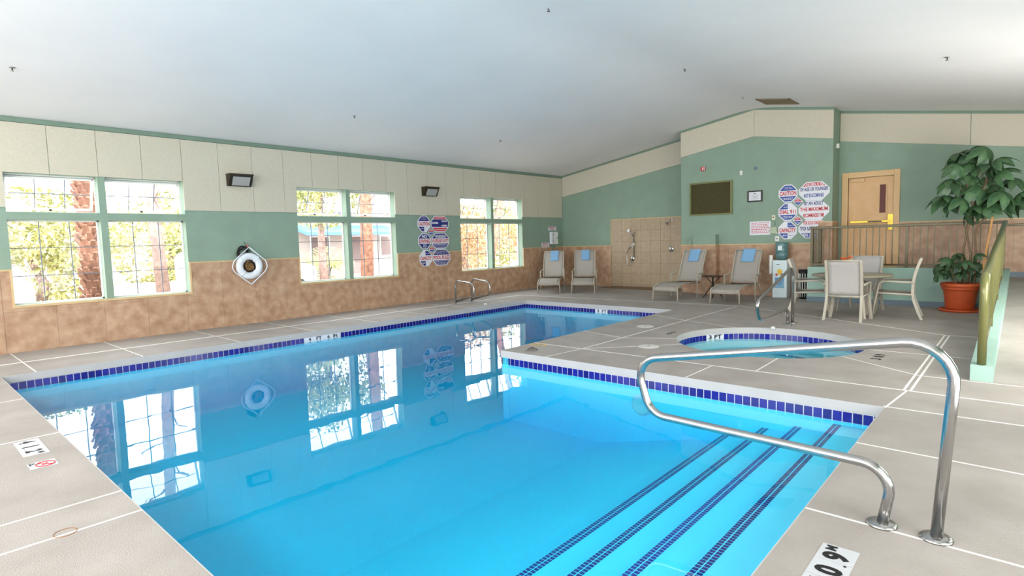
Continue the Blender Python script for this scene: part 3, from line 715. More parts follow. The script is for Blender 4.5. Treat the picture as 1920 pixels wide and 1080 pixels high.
# black folding side table
st = empty('side_table', (-5.35, 12.9, 0), label='small round black folding table between two lounge chairs', cat='table')
MB().lathe([(.24, .495), (.25, .50), (.25, .508), (.24, .512)], seg=28).build('table_top', 'black', st)
for a in (20, 110, 200, 290):
    a = radians(a); p = [(.16 * cos(a), .16 * sin(a), .5), (-.03 * cos(a + .4), -.03 * sin(a + .4), .28), (-.22 * cos(a), -.22 * sin(a), 0)]
    MB().tube(fillet(p, .1, 4), .009, 8).build('leg', 'black', st)
MB().lathe([(.05, .27), (.055, .28), (.05, .29)], seg=14).build('leg_ring', 'black', st)

# ------------------------------------------------------------------ dining set
def make_chair():
    t = empty('patio_chair', label='x', cat='chair', group='patio chairs around the round table')
    # faces +y (towards the table), back at -y
    bk = [(-.25 - .10 * s_ + .03 * sin(pi * s_), .42 + .56 * s_) for s_ in [k / 8 for k in range(9)]]
    MB().sheet([[(x, y + .012 * (1 - (x / .25) ** 2), z) for x in [-.235 + .47 * j / 6 for j in range(7)]] for y, z in bk], .006).build('back_sling', 'slingw', t)
    st_ = [(-.24, .405), (-.1, .40), (.1, .42), (.22, .435), (.27, .41)]
    MB().sheet([[(x, y, z - .02 * (1 - (x / .25) ** 2)) for x in [-.235 + .47 * j / 6 for j in range(7)]] for y, z in st_], .006).build('seat_sling', 'slingw', t)
    for s_ in (-1, 1):
        MB().tube([(s_ * .25, bk[-1][0], bk[-1][1] + .01)] + [(s_ * .25, y, z) for y, z in reversed(bk)] + [(s_ * .252, -.27, .3), (s_ * .26, -.33, .12), (s_ * .265, -.38, 0)], .027, 8, sq=True).build('back_leg', 'beigeframe', t)
        MB().tube(fillet([(s_ * .295, .30, 0), (s_ * .275, .24, .40), (s_ * .29, .20, .62), (s_ * .29, -.27, .60)], [.1, .08], 5), .017, 8).build('front_leg_and_arm', 'beigeframe', t)
        MB().tube([(s_ * .255, -.25, .40), (s_ * .255, .1, .415), (s_ * .26, .25, .42)], .017, 8).build('seat_rail', 'beigeframe', t)
    for q_ in ((bk[-1][0], bk[-1][1], .014), (bk[0][0], bk[0][1] - .02, .017), (.26, .405, .014)): MB().tube([(-.25, q_[0], q_[1]), (.25, q_[0], q_[1])], q_[2], 8).build('cross_bar', 'beigeframe', t)
    return t
C0 = make_chair()
CH = [(-2.165, 10.72, 0, 'pale patio chair with its back to the pool, nearest of the four at the table'), (-1.60, 11.38, 95, 'pale patio chair seen in side view on the plant side of the round table'),
      (-2.2, 11.93, 175, 'pale patio chair on the landing side of the table, mostly hidden'), (-2.80, 11.08, -80, 'pale patio chair on the water cooler side of the round table')]
for i, (x, y, a, lb) in enumerate(CH):
    o = C0 if i == 0 else copy_tree(C0)
    o.location = (x, y, 0); o.rotation_euler = (0, 0, radians(a)); o['label'] = lb
tb = empty('round_table', (-2.19, 11.1, 0), label='round taupe patio table with splayed beige legs behind the hot tub', cat='table')
MB().lathe([(.55, .685), (.60, .695), (.605, .71), (.60, .722), (.3, .725)], seg=48).build('table_top', 'tabletop', tb)
MB().lathe([(.10, .62), (.12, .64), (.12, .69)], seg=20).build('hub', 'beigeframe', tb)
for a in (-48, -28, 62, 152, 228):
    a = radians(a); MB().tube([(.10 * cos(a), .10 * sin(a), .66), (.27 * cos(a), .27 * sin(a), .60), (.33 * cos(a), .33 * sin(a), .3), (.38 * cos(a), .38 * sin(a), 0)], .026, sq=True).build('leg', 'beigeframe', tb)
fl = empty('flower_pot', (-2.3, 11.25, .725), label='small vase of orange flowers standing on the round patio table', cat='flowers')
MB().lathe([(.03, 0), (.045, .04), (.04, .12), (.035, .14)], seg=16).build('vase', 'black', fl)
random.seed(5)
for k in range(9):
    a = random.uniform(0, 6.28); r_ = random.uniform(.02, .10); z = random.uniform(.16, .28); c0 = Vector((r_ * cos(a), r_ * sin(a), z)); b = MB()
    for j in range(7):
        q = 2 * pi * j / 7; d = Vector((cos(q), sin(q), .5)).normalized()
        b.ball(c0 + d * .022, .018, 1, (1, 1, .6))
    b.ball(c0, .012, 1); b.build('blossom', 'orange', fl)
b = MB()
for k in range(8): a = 6.28 * k / 8; b.prism([(0, 0, .12), (.05 * cos(a + .3), .05 * sin(a + .3), .16), (.11 * cos(a), .11 * sin(a), .17), (.05 * cos(a - .3), .05 * sin(a - .3), .15)], (0, 0, .002))
b.build('foliage', 'leaf', fl)

# ------------------------------------------------------------------ water cooler, cup tube, bin
wc = empty('water_cooler', (-4.09, 13.70, 0), label='pale floor-standing water cooler with an upturned teal bottle', cat='water cooler')
MB().box(-.155, .155, -.15, .15, 0, .85, .02).build('cabinet', 'bluewhite', wc)
MB().box(-.10, .10, -.156, -.148, .22, .46, .004).build('recess_panel', mat('pale_blue_panel', (130, 178, 205), .4), wc)
b = MB(); b.prism([(-.09, -.157, .46), (.09, -.157, .46), (.09, -.157, .40), (.03, -.157, .30), (-.05, -.157, .28), (-.09, -.157, .34)], (0, -.004, 0)); b.build('drip_tray', mat('mid_blue_panel', (96, 148, 190), .4), wc)
b = MB(); b.lathe([(.05, -.160), (.05, -.152)], (.0, 0, .60), 20, 'y'); b.box(-.03, .06, -.161, -.152, .52, .62); b.build('fruit_sticker', 'yellow', wc)
for x, c_ in ((-.06, 'red'), (.06, 'blue')): MB().box(x - .015, x + .015, -.19, -.15, .50, .55, .004).build('tap', c_, wc)
MB().box(-.07, .0, -.158, -.15, .745, .76).build('cooler_badge', 'black', wc)
bt = MB().lathe([(.05, .83), (.09, .87), (.135, .90), (.135, 1.0), (.128, 1.01), (.135, 1.02), (.135, 1.12), (.128, 1.13), (.135, 1.14), (.135, 1.23), (.12, 1.25)], seg=32).build('bottle', 'cooler', wc)
b = MB(); b.box(-.045, .045, -.140, -.134, 1.07, 1.17); b.build('bottle_label', 'bluewhite', bt)
o = empty('cup_dispenser', (-4.30, 13.62, .5), label='white paper cup tube fixed beside the water cooler', cat='cup dispenser')
MB().lathe([(.036, .03), (.04, .06), (.042, .44), (.038, .46)], seg=18).build('tube', 'white', o); MB().box(-.01, .058, .03, .05, .15, .2).build('bracket', 'chrome', o)
o = empty('waste_bin', (-3.60, 13.6, 0), label='slim black and white waste bin behind the table, beside the landing curb', cat='waste bin')
MB().lathe([(.085, 0), (.10, .58), (.105, .63)], seg=24).build('bin_body', 'black', o)
b = MB()
for k in range(12): a = 2 * pi * k / 12; b.tube([(.089 * cos(a), .089 * sin(a), .04), (.1035 * cos(a), .1035 * sin(a), .56)], .009, 6)
b.build('bin_stripes', 'white', o); MB().lathe([(.108, .60), (.108, .64), (.09, .645)], seg=24).build('rim', 'ink', o)

# ------------------------------------------------------------------ potted plant
PX, PY = -.82, 12.68
pp = empty('potted_schefflera', (PX, PY, 0), label='tall leafy green umbrella plant in an orange terracotta pot beside the ramp rail', cat='plant')
MB().lathe([(.29, 0), (.30, .02), (.31, .045), (.285, .045), (.27, .03)], seg=40).build('saucer', 'terracotta', pp)
MB().lathe([(.19, .035), (.205, .06), (.245, .36), (.25, .38), (.27, .385), (.275, .42), (.268, .425), (.285, .43), (.29, .495), (.27, .50), (.255, .49), (.25, .46)], seg=40).build('pot', 'terracotta', pp)
MB().lathe([(.24, .44), (.24, .465), (.1, .475)], seg=24).build('soil', 'soil', pp)
random.seed(11)
STEMS = [((.02, 0, .45), (.0, .02, .9), (.06, .0, 1.4), (.14, 0, 1.8), (.02, 0, 2.2)), ((.10, .03, .45), (.12, .0, 1.0), (.04, .03, 1.45), (.22, .02, 1.9), (.30, 0, 2.3)), ((.18, -.03, .45), (.20, 0, .9), (.16, .0, 1.4), (.36, .0, 1.75), (.52, .02, 2.0)), ((-.05, -.05, .45), (-.1, -.08, .6), (-.15, -.12, .75))]
for s_ in STEMS:
    q = [Vector(a) for a in s_]; MB().tube(fillet(q, .3, 4), .016, 8).build('stem', 'stem', pp)
MB().tube([(.26, .05, .45), (.40, .08, 1.72)], .018, 4, sq=True).build('wooden_stake', 'wood', pp)
lb_ = MB()   # one leaf: seven drooping leaflets around a stalk end
for j in range(7):
    a = 2 * pi * j / 7 + .2; L_ = (.26, .24, .27, .22, .25, .23, .26)[j]; d = Vector((cos(a), sin(a), 0)); sd = Vector((-sin(a), cos(a), 0)); rows = []
    for k in range(7):
        t_ = k / 6; wd = .062 * (sin(pi * min(1, .08 + t_ * .92)) ** .75) + .002; c0 = d * (L_ * t_ * (1 - .25 * t_)) + Vector((0, 0, .03 - .20 * t_ ** 1.8))
        rows.append([c0 - sd * wd + Vector((0, 0, -.008)), c0, c0 + sd * wd + Vector((0, 0, -.008))])
    g_ = [[lb_.bm.verts.new(p_) for p_ in r_] for r_ in rows]
    for k in range(6):
        for m_ in range(2): f_ = lb_.bm.faces.new((g_[k][m_], g_[k][m_ + 1], g_[k + 1][m_ + 1], g_[k + 1][m_])); f_.smooth = True
lo_ = lb_.build('leaf', 'leaf', recalc=False); lme = lo_.data; bpy.data.objects.remove(lo_)
tops = []
for _ in range(400):
    x = random.uniform(-.20, .80); z = random.uniform(1.65, 2.78)
    # silhouette of the crown: high in the middle, low right arm, low left tuft
    ok = ((x - .16) / .42) ** 2 + ((z - 2.42) / .40) ** 2 < 1 or ((x - .52) / .32) ** 2 + ((z - 2.05) / .26) ** 2 < 1 or ((x + .0) / .28) ** 2 + ((z - 1.88) / .16) ** 2 < .8 or ((x + .16) / .22) ** 2 + ((z - 2.28) / .16) ** 2 < 1
    if ok and all((Vector((x, z)) - Vector((a, c_))).length > .16 for a, _, c_ in tops): tops.append((x, random.uniform(-.25, .2), z))
tops += [(-.27, -.05, 1.98), (.15, -.1, 1.80), (.30, -.15, 1.78), (.78, -.05, 2.0)]
low = []
for _ in range(200):
    x = random.uniform(-.36, .26); z = random.uniform(.60, 1.0)
    if x < -.1 and z > .95: continue
    if all((Vector((x, z)) - Vector((a, c_))).length > .12 for a, _, c_ in low): low.append((x, random.uniform(-.28, .05), z))
pet = MB()
for x, y, z in tops + low:
    sc = random.uniform(1.0, 1.35) if z > 1.2 else random.uniform(.6, .8)
    link_mesh('leaf', lme, pp, (x, y, z), (random.uniform(-.9, .5), random.uniform(-.7, .7), random.uniform(0, 6.28)), (sc, sc, sc))
    if z > 1.2: base = Vector((.05 + .5 * max(0, x - .1), 0, max(1.6, z - .25)))
    else: base = Vector((.02, 0, .46))
    mid = (base + Vector((x, y, z))) / 2 + Vector((0, 0, .05)); pet.tube([base, mid, (x, y, z)], .004, 5)
pet.build('leaf_stalks', 'stem', pp, kind='stuff')

# ------------------------------------------------------------------ wall signs. local frame: x right, z up, -y out of the wall
def oct_pts(x0, x1, z0, z1, c): return [(x0 + c, 0, z0), (x1 - c, 0, z0), (x1, 0, z0 + c), (x1, 0, z1 - c), (x1 - c, 0, z1), (x0 + c, 0, z1), (x0, 0, z1 - c), (x0, 0, z0 + c)]
def clip_band(x0, x1, z0, z1, c, a, b):
    """octagon clipped to z in [a,b], as polygon"""
    def xr(z): d = max(0, c - (z - z0), c - (z1 - z)); return x0 + d, x1 - d
    zs = sorted({a, b} | {z for z in (z0 + c, z1 - c) if a < z < b})
    return [(xr(z)[1], 0, z) for z in zs] + [(xr(z)[0], 0, z) for z in reversed(zs)]
def octo(parent, x0, x1, z0, z1, c, bands, words, bars=(), white='signwhite'):
    p_ = MB().prism(oct_pts(x0, x1, z0, z1, c), (0, -.006, 0)).build('sign_panel', white, parent)
    i = .018; groups = {}
    for (col, a, b, *lim) in bands:
        q = clip_band(x0 + i, x1 - i, z0 + i, z1 - i, c - i * .4, a, b)
        if lim: q = [(min(max(v[0], lim[0]), lim[1]), v[1], v[2]) for v in q]
        groups.setdefault(col, MB()).prism([(v[0], -.006, v[2]) for v in q], (0, -.0012, 0))
    for col, mb in groups.items(): mb.build('colour_field', col, p_)
    tg = {}
    for (col, s_, x, z, h, wd) in words: tg.setdefault(col, MB()).text(s_, x, z, h, wd, y=-.0082, bold=.03)
    for (col, x, z, wd, h) in bars:
        mb = tg.setdefault(col, MB()); xx = x - wd / 2; random.seed(int(abs(x * 1000 + z * 777)))
        while xx < x + wd / 2:
            l_ = random.uniform(.012, .04); e_ = min(xx + l_, x + wd / 2); mb.prism([(xx, -.0078, z), (e_, -.0078, z), (e_, -.0078, z + h), (xx, -.0078, z + h)], (0, -.0006, 0)); xx += l_ + .012
    for col, mb in tg.items(): mb.build('lettering', col, p_)
    return p_
def diamond(parent, x, z, r):
    p_ = MB().prism([(x - r, -.0065, z), (x, -.0065, z - r), (x + r, -.0065, z), (x, -.0065, z + r)], (0, -.004, 0)).build('sign_diamond', 'signwhite', parent); q = r * .82
    MB().prism([(x - q, -.0105, z + .008), (x + q, -.0105, z + .008), (x, -.0105, z + q)], (0, -.001, 0)).build('colour_field', 'red', p_)
    MB().prism([(x - q, -.0105, z - .008), (x + q, -.0105, z - .008), (x, -.0105, z - q)], (0, -.001, 0)).build('colour_field', 'blue', p_)
    b = MB()
    for zz in (-.05, .03, .05): b.prism([(x - .03, -.0115, z + zz), (x + .03, -.0115, z + zz), (x + .03, -.0115, z + zz + .008), (x - .03, -.0115, z + zz + .008)], (0, -.0006, 0))
    b.build('lettering', 'signwhite', p_)
# big sign by the landing: x from -4.24 to -3.19, z 1.31..2.55 ; origin at left bottom
sg = empty('safety_sign', (-4.235, YB - .001, 1.31), label='tall white, red and blue CAUTION and DIAL 911 octagon sign by the landing rail', cat='sign')
for k, (word, z0) in enumerate((('CAPACITY', .0), ('DIAL 911', .415), ('CAUTION', .83))):
    z1 = z0 + .40; bands = [('blue', z0 + .265, z0 + .375), ('blue', z0 + .025, z0 + .135)]; bars = []
    if k == 1: bands[0] = ('blue', z0 + .265, z0 + .375, .0, .20)
    if k == 0: bands = [('blue', z0 + .265, z0 + .375, .20, .5), ('blue', z0 + .025, z0 + .135, 0, .20)]
    bars = [('signwhite', .20, z0 + .30, .18, .012), ('signwhite', .20, z0 + .33, .14, .012), ('signwhite', .20, z0 + .09, .22, .014), ('signwhite', .20, z0 + .06, .18, .014)]
    if k == 0: bars = [('signwhite', .27, z0 + .30, .1, .012), ('signwhite', .14, z0 + .07, .08, .03), ('blue', .28, z0 + .08, .1, .01)]
    octo(sg, 0, .40, z0, z1, .125, bands, [('red', word, .20, z0 + .155, .095, .35)], bars)
RW = [('red', 'OF AGE OR YOUNGER'), 0]
def rp(z0, c, bands, words, bars=()): octo(sg, .425, 1.045, z0, z0 + .41, c, bands, words, bars)
rp(.84, .15, [('red', 1.155, 1.23)], [('signwhite', 'CHILDREN 12 YRS', .735, 1.16, .062, .38), ('navy', 'OF AGE OR YOUNGER', .735, 1.05, .08, .56), ('blue', 'MUST BE ACCOMPANIED', .735, .91, .085, .40)])
rp(.425, .15, [], [('navy', 'BY AN ADULT', .735, .74, .08, .38), ('red', 'THE MAXIMUM', .735, .61, .085, .56), ('red', 'RECOMMENDED TIME', .735, .475, .085, .42)])
rp(.01, .15, [('blue', .03, .125)], [('red', 'FOR SUCH CHILDREN', .735, .315, .08, .40), ('navy', 'TO USE THE', .70, .19, .08, .48), ('signwhite', 'SPA IS 10 MIN.', .735, .04, .075, .42)])
diamond(sg, .413, .83, .105); diamond(sg, .413, .415, .105)
# sign on the left wall: y 8.80..9.82, z .87..2.11
s2 = empty('safety_sign', (XW + .001, 8.83, .87), pi / 2, label='blue and red NO DIVING and POOL RULES octagon sign between the windows', cat='sign')
s2.location = (XW + .001, 8.83, .87)
s2.location.x = XW + .021
for k, z0 in enumerate((.0, .42, .84)):
    bars = [('signwhite', .2, z0 + .31, .16, .012), ('signwhite', .2, z0 + .34, .12, .01), ('signwhite', .15, z0 + .08, .12, .012)]
    if k == 2: octo(s2, 0, .40, z0, z0 + .40, .125, [('navy', z0 + .27, z0 + .38), ('navy', z0 + .02, z0 + .13, 0, .20)], [('red', 'CAUTION', .20, z0 + .155, .09, .35)], bars)
    if k == 1:
        q = octo(s2, 0, .40, z0, z0 + .40, .125, [('navy', z0 + .26, z0 + .38), ('navy', z0 + .02, z0 + .135)], [('signwhite', 'NO', .20, z0 + .275, .085, .16), ('red', 'DIVING', .20, z0 + .155, .09, .35)])
        b = MB(); cx, cz = .20, z0 + .08; b.tube([(cx + .05 * cos(t), -.009, cz + .05 * sin(t)) for t in [2 * pi * j / 20 for j in range(20)]], .004, 6, closed=True); b.tube([(cx - .035, -.009, cz + .035), (cx + .035, -.009, cz - .035)], .004, 6); b.tube([(cx - .035, -.009, cz - .03), (cx + .03, -.009, cz + .035)], .005, 6); b.build('diver_symbol', 'signwhite', q)
    if k == 0: octo(s2, .02, .42, z0, z0 + .40, .125, [('navy', z0 + .27, z0 + .38, .21, .42), ('navy', z0 + .02, z0 + .13, .02, .21)], [('red', 'CAPACITY', .22, z0 + .155, .09, .35)], [('signwhite', .28, z0 + .31, .1, .012), ('signwhite', .15, z0 + .07, .08, .03)])
z0 = .84; octo(s2, .42, 1.0, z0, z0 + .40, .13, [('red', z0 + .32, z0 + .38), ('navy', z0 + .125, z0 + .31), ('red', z0 + .02, z0 + .105)], [], [('signwhite', .71, z0 + .34, .3, .02), ('signwhite', .55, z0 + .20, .2, .05), ('signwhite', .86, z0 + .25, .18, .04), ('signwhite', .86, z0 + .14, .18, .04), ('signwhite', .71, z0 + .05, .3, .02)])
z0 = .42; octo(s2, .42, 1.0, z0, z0 + .40, .13, [('navy', z0 + .26, z0 + .38), ('navy', z0 + .02, z0 + .13)], [('signwhite', 'WARNING', .71, z0 + .27, .08, .36), ('red', 'NO LIFEGUARD ON DUTY', .71, z0 + .155, .09, .54)], [('signwhite', .71, z0 + .10, .4, .012), ('signwhite', .71, z0 + .065, .34, .012), ('signwhite', .71, z0 + .035, .3, .01)])
z0 = .0; octo(s2, .44, 1.02, z0, z0 + .41, .13, [('navy', z0 + .27, z0 + .39), ('navy', z0 + .02, z0 + .13)], [('red', 'POOL RULES', .73, z0 + .155, .095, .54)], [('signwhite', .73, z0 + .36, .3, .01), ('signwhite', .73, z0 + .33, .38, .01), ('signwhite', .73, z0 + .30, .4, .01), ('signwhite', .73, z0 + .10, .44, .01), ('signwhite', .73, z0 + .07, .4, .01), ('signwhite', .73, z0 + .04, .34, .01)])
diamond(s2, .41, .835, .10); diamond(s2, .42, .41, .10)

# notice sign and small wall devices on the projecting wall
def plate(name, label, cat, x0, x1, z0, z1, m='signwhite', th=.012, y=YB, bv=.004):
    o = empty(name, ((x0 + x1) / 2, y, (z0 + z1) / 2), label=label, cat=cat)
    MB().box(-(x1 - x0) / 2, (x1 - x0) / 2, -th, 0, -(z1 - z0) / 2, (z1 - z0) / 2, bv).build('plate', m, o); return o
o = plate('notice_sign', 'white notice with several lines of small red print left of the switches', 'sign', -4.875, -4.40, 1.42, 1.74, th=.008)
b = MB(); random.seed(2)
for k in range(7):
    xx = -.20
    while xx < .19 - (.06 if k % 3 == 1 else 0):
        l_ = random.uniform(.015, .045); b.box(xx, xx + l_, -.010, -.008, .115 - k * .038, .130 - k * .038); xx += l_ + .013
b.build('fine_print', 'red', o)
o = plate('wall_switch', 'ivory wall switch above the pipe cover near the notice', 'switch', -4.375, -4.305, 1.76, 1.87, 'offwhite', .015); MB().box(-.01, .01, -.028, -.015, -.012, .02, .002).build('toggle', 'bronze', o)
o = plate('wall_conduit', 'green painted conduit cover below the ivory switch', 'conduit', -4.37, -4.31, 1.62, 1.755, 'green', .03)
o = plate('junction_box', 'pale wall box with white corners left of the large octagon sign', 'wall box', -4.41, -4.26, 1.45, 1.60, mat('pale_green_plastic', (176, 188, 160), .5), .05)
b = MB(); b.box(-.085, -.05, -.045, 0, -.08, -.045, .004); b.box(.05, .085, -.045, 0, -.08, -.045, .004); b.build('corner_feet', 'white', o)
o = plate('outlet_plate', 'white outlet plate just above the water cooler bottle', 'outlet', -4.30, -4.215, 1.27, 1.385, 'white', .015); MB().lathe([(.014, -.020), (.014, -.014)], (0, 0, 0), 14, 'y').build('socket', 'black', o)
o = plate('fire_alarm', 'small red and white fire alarm on the wall above the dark board', 'alarm', -6.06, -5.96, 3.04, 3.14, 'red', .05); b = MB(); b.box(-.012, .012, -.054, -.049, -.035, .035); b.box(.032, .045, -.054, -.049, -.045, .045); b.build('strobe', 'white', o)
o = plate('wall_sensor', 'small white sensor box high on the wall right of the dark board', 'sensor', -5.11, -5.05, 2.85, 2.95, 'white', .03); MB().box(-.01, .01, -.034, -.03, -.03, -.015).build('indicator', 'black', o)
o = MB().lathe([(.04, -.008), (.045, 0)], (-4.76, YB, 2.98), 20, 'y').build('blank_cover', 'baseblue'); tag(o, 'round grey blank cover plate on the wall near the ridge', 'cover plate')
o = empty('framed_certificate', (-4.76, YB, 2.33), label='black framed white certificate on the green wall', cat='certificate')
b = MB(); b.box(-.17, .17, -.03, 0, .10, .13); b.box(-.17, .17, -.03, 0, -.13, -.10); b.box(-.17, -.14, -.03, 0, -.10, .10); b.box(.14, .17, -.03, 0, -.10, .10); b.build('frame', 'black', o)
MB().box(-.14, .14, -.012, 0, -.10, .10).build('paper', 'signwhite', o)
b = MB(); b.box(-.015, .015, -.014, -.012, .055, .075)
for z_, w_ in ((.03, .06), (.0, .08), (-.03, .05), (-.06, .09)): b.box(-w_, w_, -.0135, -.012, z_, z_ + .004)
b.build('printed_lines', 'ink', o)
o = empty('wall_board', (-5.82, YB, 2.35), label='dark brown recessed board in an olive frame on the green wall', cat='board')
b = MB(); b.box(-.54, .54, -.03, 0, .37, .41); b.box(-.54, .54, -.03, 0, -.41, -.37); b.box(-.54, -.505, -.03, 0, -.37, .37); b.box(.485, .54, -.03, 0, -.37, .37); b.build('frame', 'olive', o)
MB().box(-.505, .485, -.008, 0, -.37, .37).build('board_face', 'cork', o)
o = empty('wall_sensor', (-3.138, 14.2, 3.31), pi / 2, label='small white sensor on the side face of the projecting wall', cat='sensor'); MB().box(-.04, .04, -.05, 0, -.05, .05, .006).build('body', 'white', o); MB().lathe([(.015, -.056), (.015, -.048)], (0, 0, -.01), 12, 'y').build('lens', 'offwhite', o)

# telephone box and its two signs on the left wall near the far corner
o = empty('emergency_phone', (XW + .022, 14.14, 1.49), pi / 2, label='white wall telephone box with black controls in the far left corner', cat='telephone')
MB().box(-.16, .16, -.09, 0, -.19, .19, .01).build('housing', 'signwhite', o); MB().box(-.03, .15, -.096, -.088, -.17, .17).build('door_panel', 'white', o)
b = MB(); b.box(.10, .14, -.104, -.094, -.02, .01)
for z_ in (.12, .09, .04, -.03, -.09, -.13): b.box(-.10, -.07, -.094, -.089, z_, z_ + .018)
b.build('controls', 'black', o); MB().box(-.05, .06, -.06, 0, -.32, -.20, .01).build('cable_box', 'green2', o); MB().lathe([(.018, -.07), (.018, -.058)], (0, 0, -.26), 12, 'y').build('lock', 'chrome', o)
for nm, y_, z_, w_, h_, ws, lb in (('a', 14.12, 1.785, .40, .13, (('EMERGENCY', .015, .34), ('PHONE', -.045, .2)), 'white sign with red lettering directly above the wall telephone'), ('b', 13.77, 1.285, .38, .14, (('EMERGENCY', .015, .32), ('DIAL 911', -.05, .3)), 'white sign with red lettering at lower left of the wall telephone')):
    o = empty('phone_sign', (XW + .022, y_, z_), pi / 2, label=lb, cat='sign'); MB().box(-w_ / 2, w_ / 2, -.006, 0, -h_ / 2, h_ / 2).build('plate', 'signwhite', o)
    t = MB()
    for s_, zz, ww in ws: t.text(s_, 0, zz, .04, ww, y=-.0075, bold=.03)
    t.build('lettering', 'red', o)

# ------------------------------------------------------------------ wall flood lights
for y_, lb in ((4.64, 'dark wall flood light above the life ring'), (9.21, 'dark wall flood light above the NO DIVING sign')):
    o = empty('flood_light', (XW + .02, y_, 2.585), pi / 2, label=lb, cat='light', group='wall flood lights')
    pr = [(-.21, 0, 0), (-.21, 0, .22), (-.21, -.17, .20), (-.21, -.17, .175), (-.21, -.075, 0)]
    MB().prism(pr, (.42, 0, 0)).build('housing', 'bronze', o)
    # slanted glass lens in front of the housing
    MB().prism([(-.15, -.083, .014), (-.15, -.166, .165), (-.15, -.178, .160), (-.15, -.096, .008)], (.31, 0, 0)).build('lens', 'lens', o)
    MB().box(-.22, .22, -.19, 0, .198, .218, .003).build('hood', 'bronze', o); MB().box(-.02, .03, -.05, -.01, .215, .235).build('knob', 'bronze', o)

# ------------------------------------------------------------------ life ring, rope, coils
RX, RY, RZ = XW + .10, 4.715, 1.10
lr = empty('life_ring', (RX, RY, RZ), pi / 2, label='white life ring with white grab rope hanging on the wall between windows', cat='life ring')
b = MB(); A = []
for i in range(40):
    a = 2 * pi * i / 40; b_ = [lr and b.bm.verts.new(((.185 + .066 * cos(2 * pi * j / 14)) * cos(a), .05 * sin(2 * pi * j / 14), (.185 + .066 * cos(2 * pi * j / 14)) * sin(a))) for j in range(14)]; A.append(b_)
for i in range(40):
    for j in range(14): f_ = b.bm.faces.new((A[i][j], A[(i + 1) % 40][j], A[(i + 1) % 40][(j + 1) % 14], A[i][(j + 1) % 14])); f_.smooth = True
b.build('ring_body', 'ringwhite', lr)
p = fillet([(0, -.03, .355), (.30, -.04, .09), (.33, -.03, -.02), (.28, -.04, -.11), (.0, -.04, -.345), (-.28, -.04, -.11), (-.33, -.03, -.02), (-.29, -.04, .11), (-.001, -.03, .355)], [.12, .1, .12, .03, .12, .1, .12], 5)
MB().tube(p, .010, 8).build('grab_rope', 'ringwhite', lr)
for a in (45, 135, 225, 315):
    a = radians(a); c0 = Vector((.185 * cos(a), 0, .185 * sin(a))); d = Vector((cos(a), 0, sin(a)))
    MB().tube([c0 + d * .07 * cos(t) + Vector((0, .054 * sin(t), 0)) for t in [2 * pi * k / 16 for k in range(16)]], .008, 6, closed=True).build('rope_band', 'ringwhite', lr)
hk = empty('wall_hook', (XW + .0, RY - .03, 1.50), pi / 2, label='small hook with a pink tag above the life ring', cat='hook')
MB().tube(fillet([(0, 0, .05), (0, -.05, .02), (0, -.09, -.03), (0, -.10, .03)], .03, 4), .008, 8).build('hook_rod', 'chrome', hk); MB().box(.01, .05, -.07, -.06, -.06, .0).build('tag', mat('pink_tag', (200, 110, 110), .6), hk)
co = empty('rope_coil', (XW + .06, RY - .10, 1.36), pi / 2, label='black coiled rope hanging behind the top of the life ring', cat='rope'); random.seed(4); b = MB()
for k in range(9):
    r1, r2_ = random.uniform(.07, .12), random.uniform(.08, .13); ox, oz = random.uniform(-.02, .03), random.uniform(-.04, .0); yy = random.uniform(-.03, .03)
    b.tube([(ox + r1 * cos(t), yy + .01 * sin(3 * t), oz + r2_ * sin(t)) for t in [2 * pi * i / 20 for i in range(20)]], .007, 6, closed=True)
b.build('coil', 'ropeblack', co)
co = empty('rope_coil', (XW + .07, RY, 1.09), pi / 2, label='tan and black rope bundle seen through the life ring', cat='rope'); b = MB(); b2 = MB()
for k in range(14):
    r1, r2_ = random.uniform(.03, .10), random.uniform(.05, .11); ox, oz = random.uniform(-.03, .03), random.uniform(-.02, .02); yy = random.uniform(-.03, .0)
    (b if k % 2 else b2).tube([(ox + r1 * cos(t), yy + .01 * sin(3 * t), oz + r2_ * sin(t)) for t in [2 * pi * i / 20 for i in range(20)]], .009, 6, closed=True)
b.build('tan_rope', 'ropetan', co); b2.build('dark_rope', 'ropeblack', co)

# ------------------------------------------------------------------ shower fittings (wall y = YF)
ys = YF - .013
o = empty('hand_shower', (-8.38, ys, 1.2), label='chrome hand shower on a slide bar with a hanging hose', cat='shower')
MB().tube([(0, -.05, -.30), (0, -.05, .38)], .014, 12).build('slide_bar', 'chrome', o)
b = MB()
for z_ in (-.30, .38): b.tube([(0, 0, z_), (0, -.055, z_)], .018, 12)
b.build('bar_brackets', 'chrome', o)
MB().tube([(.0, -.07, .26), (-.04, -.10, .34), (-.10, -.15, .44)], .016, 10, rs=[.012, .014, .018]).build('handset', 'chrome', o); MB().lathe([(.015, .03), (.045, .0), (.045, -.012)], (-.11, -.16, .44), 18, 'y').build('spray_head', 'chrome', o)
MB().tube(fillet([(0, -.07, .24), (-.05, -.09, -.0), (-.24, -.06, -.20), (-.22, -.06, -.55), (-.10, -.06, -.60), (-.08, -.05, -.40)], .12, 6), .008, 8).build('hose', 'chrome', o)
def valve(name, label, x, z):
    o = empty(name, (x, ys, z), label=label, cat='shower valve')
    MB().lathe([(.075, 0), (.075, -.006), (.06, -.014), (.03, -.018)], seg=28, axis='y').build('escutcheon', 'chrome', o); MB().lathe([(.028, -.015), (.028, -.06), (.02, -.066)], seg=18, axis='y').build('knob', 'chrome', o)
    MB().tube([(0, -.055, 0), (.0, -.07, -.03), (.03, -.075, -.06)], .009, 8).build('lever', 'chrome', o)
valve('shower_valve', 'round chrome shower valve below the hand shower', -8.47, .83); valve('shower_valve', 'round chrome shower valve below the fixed shower head', -7.25, 1.10)
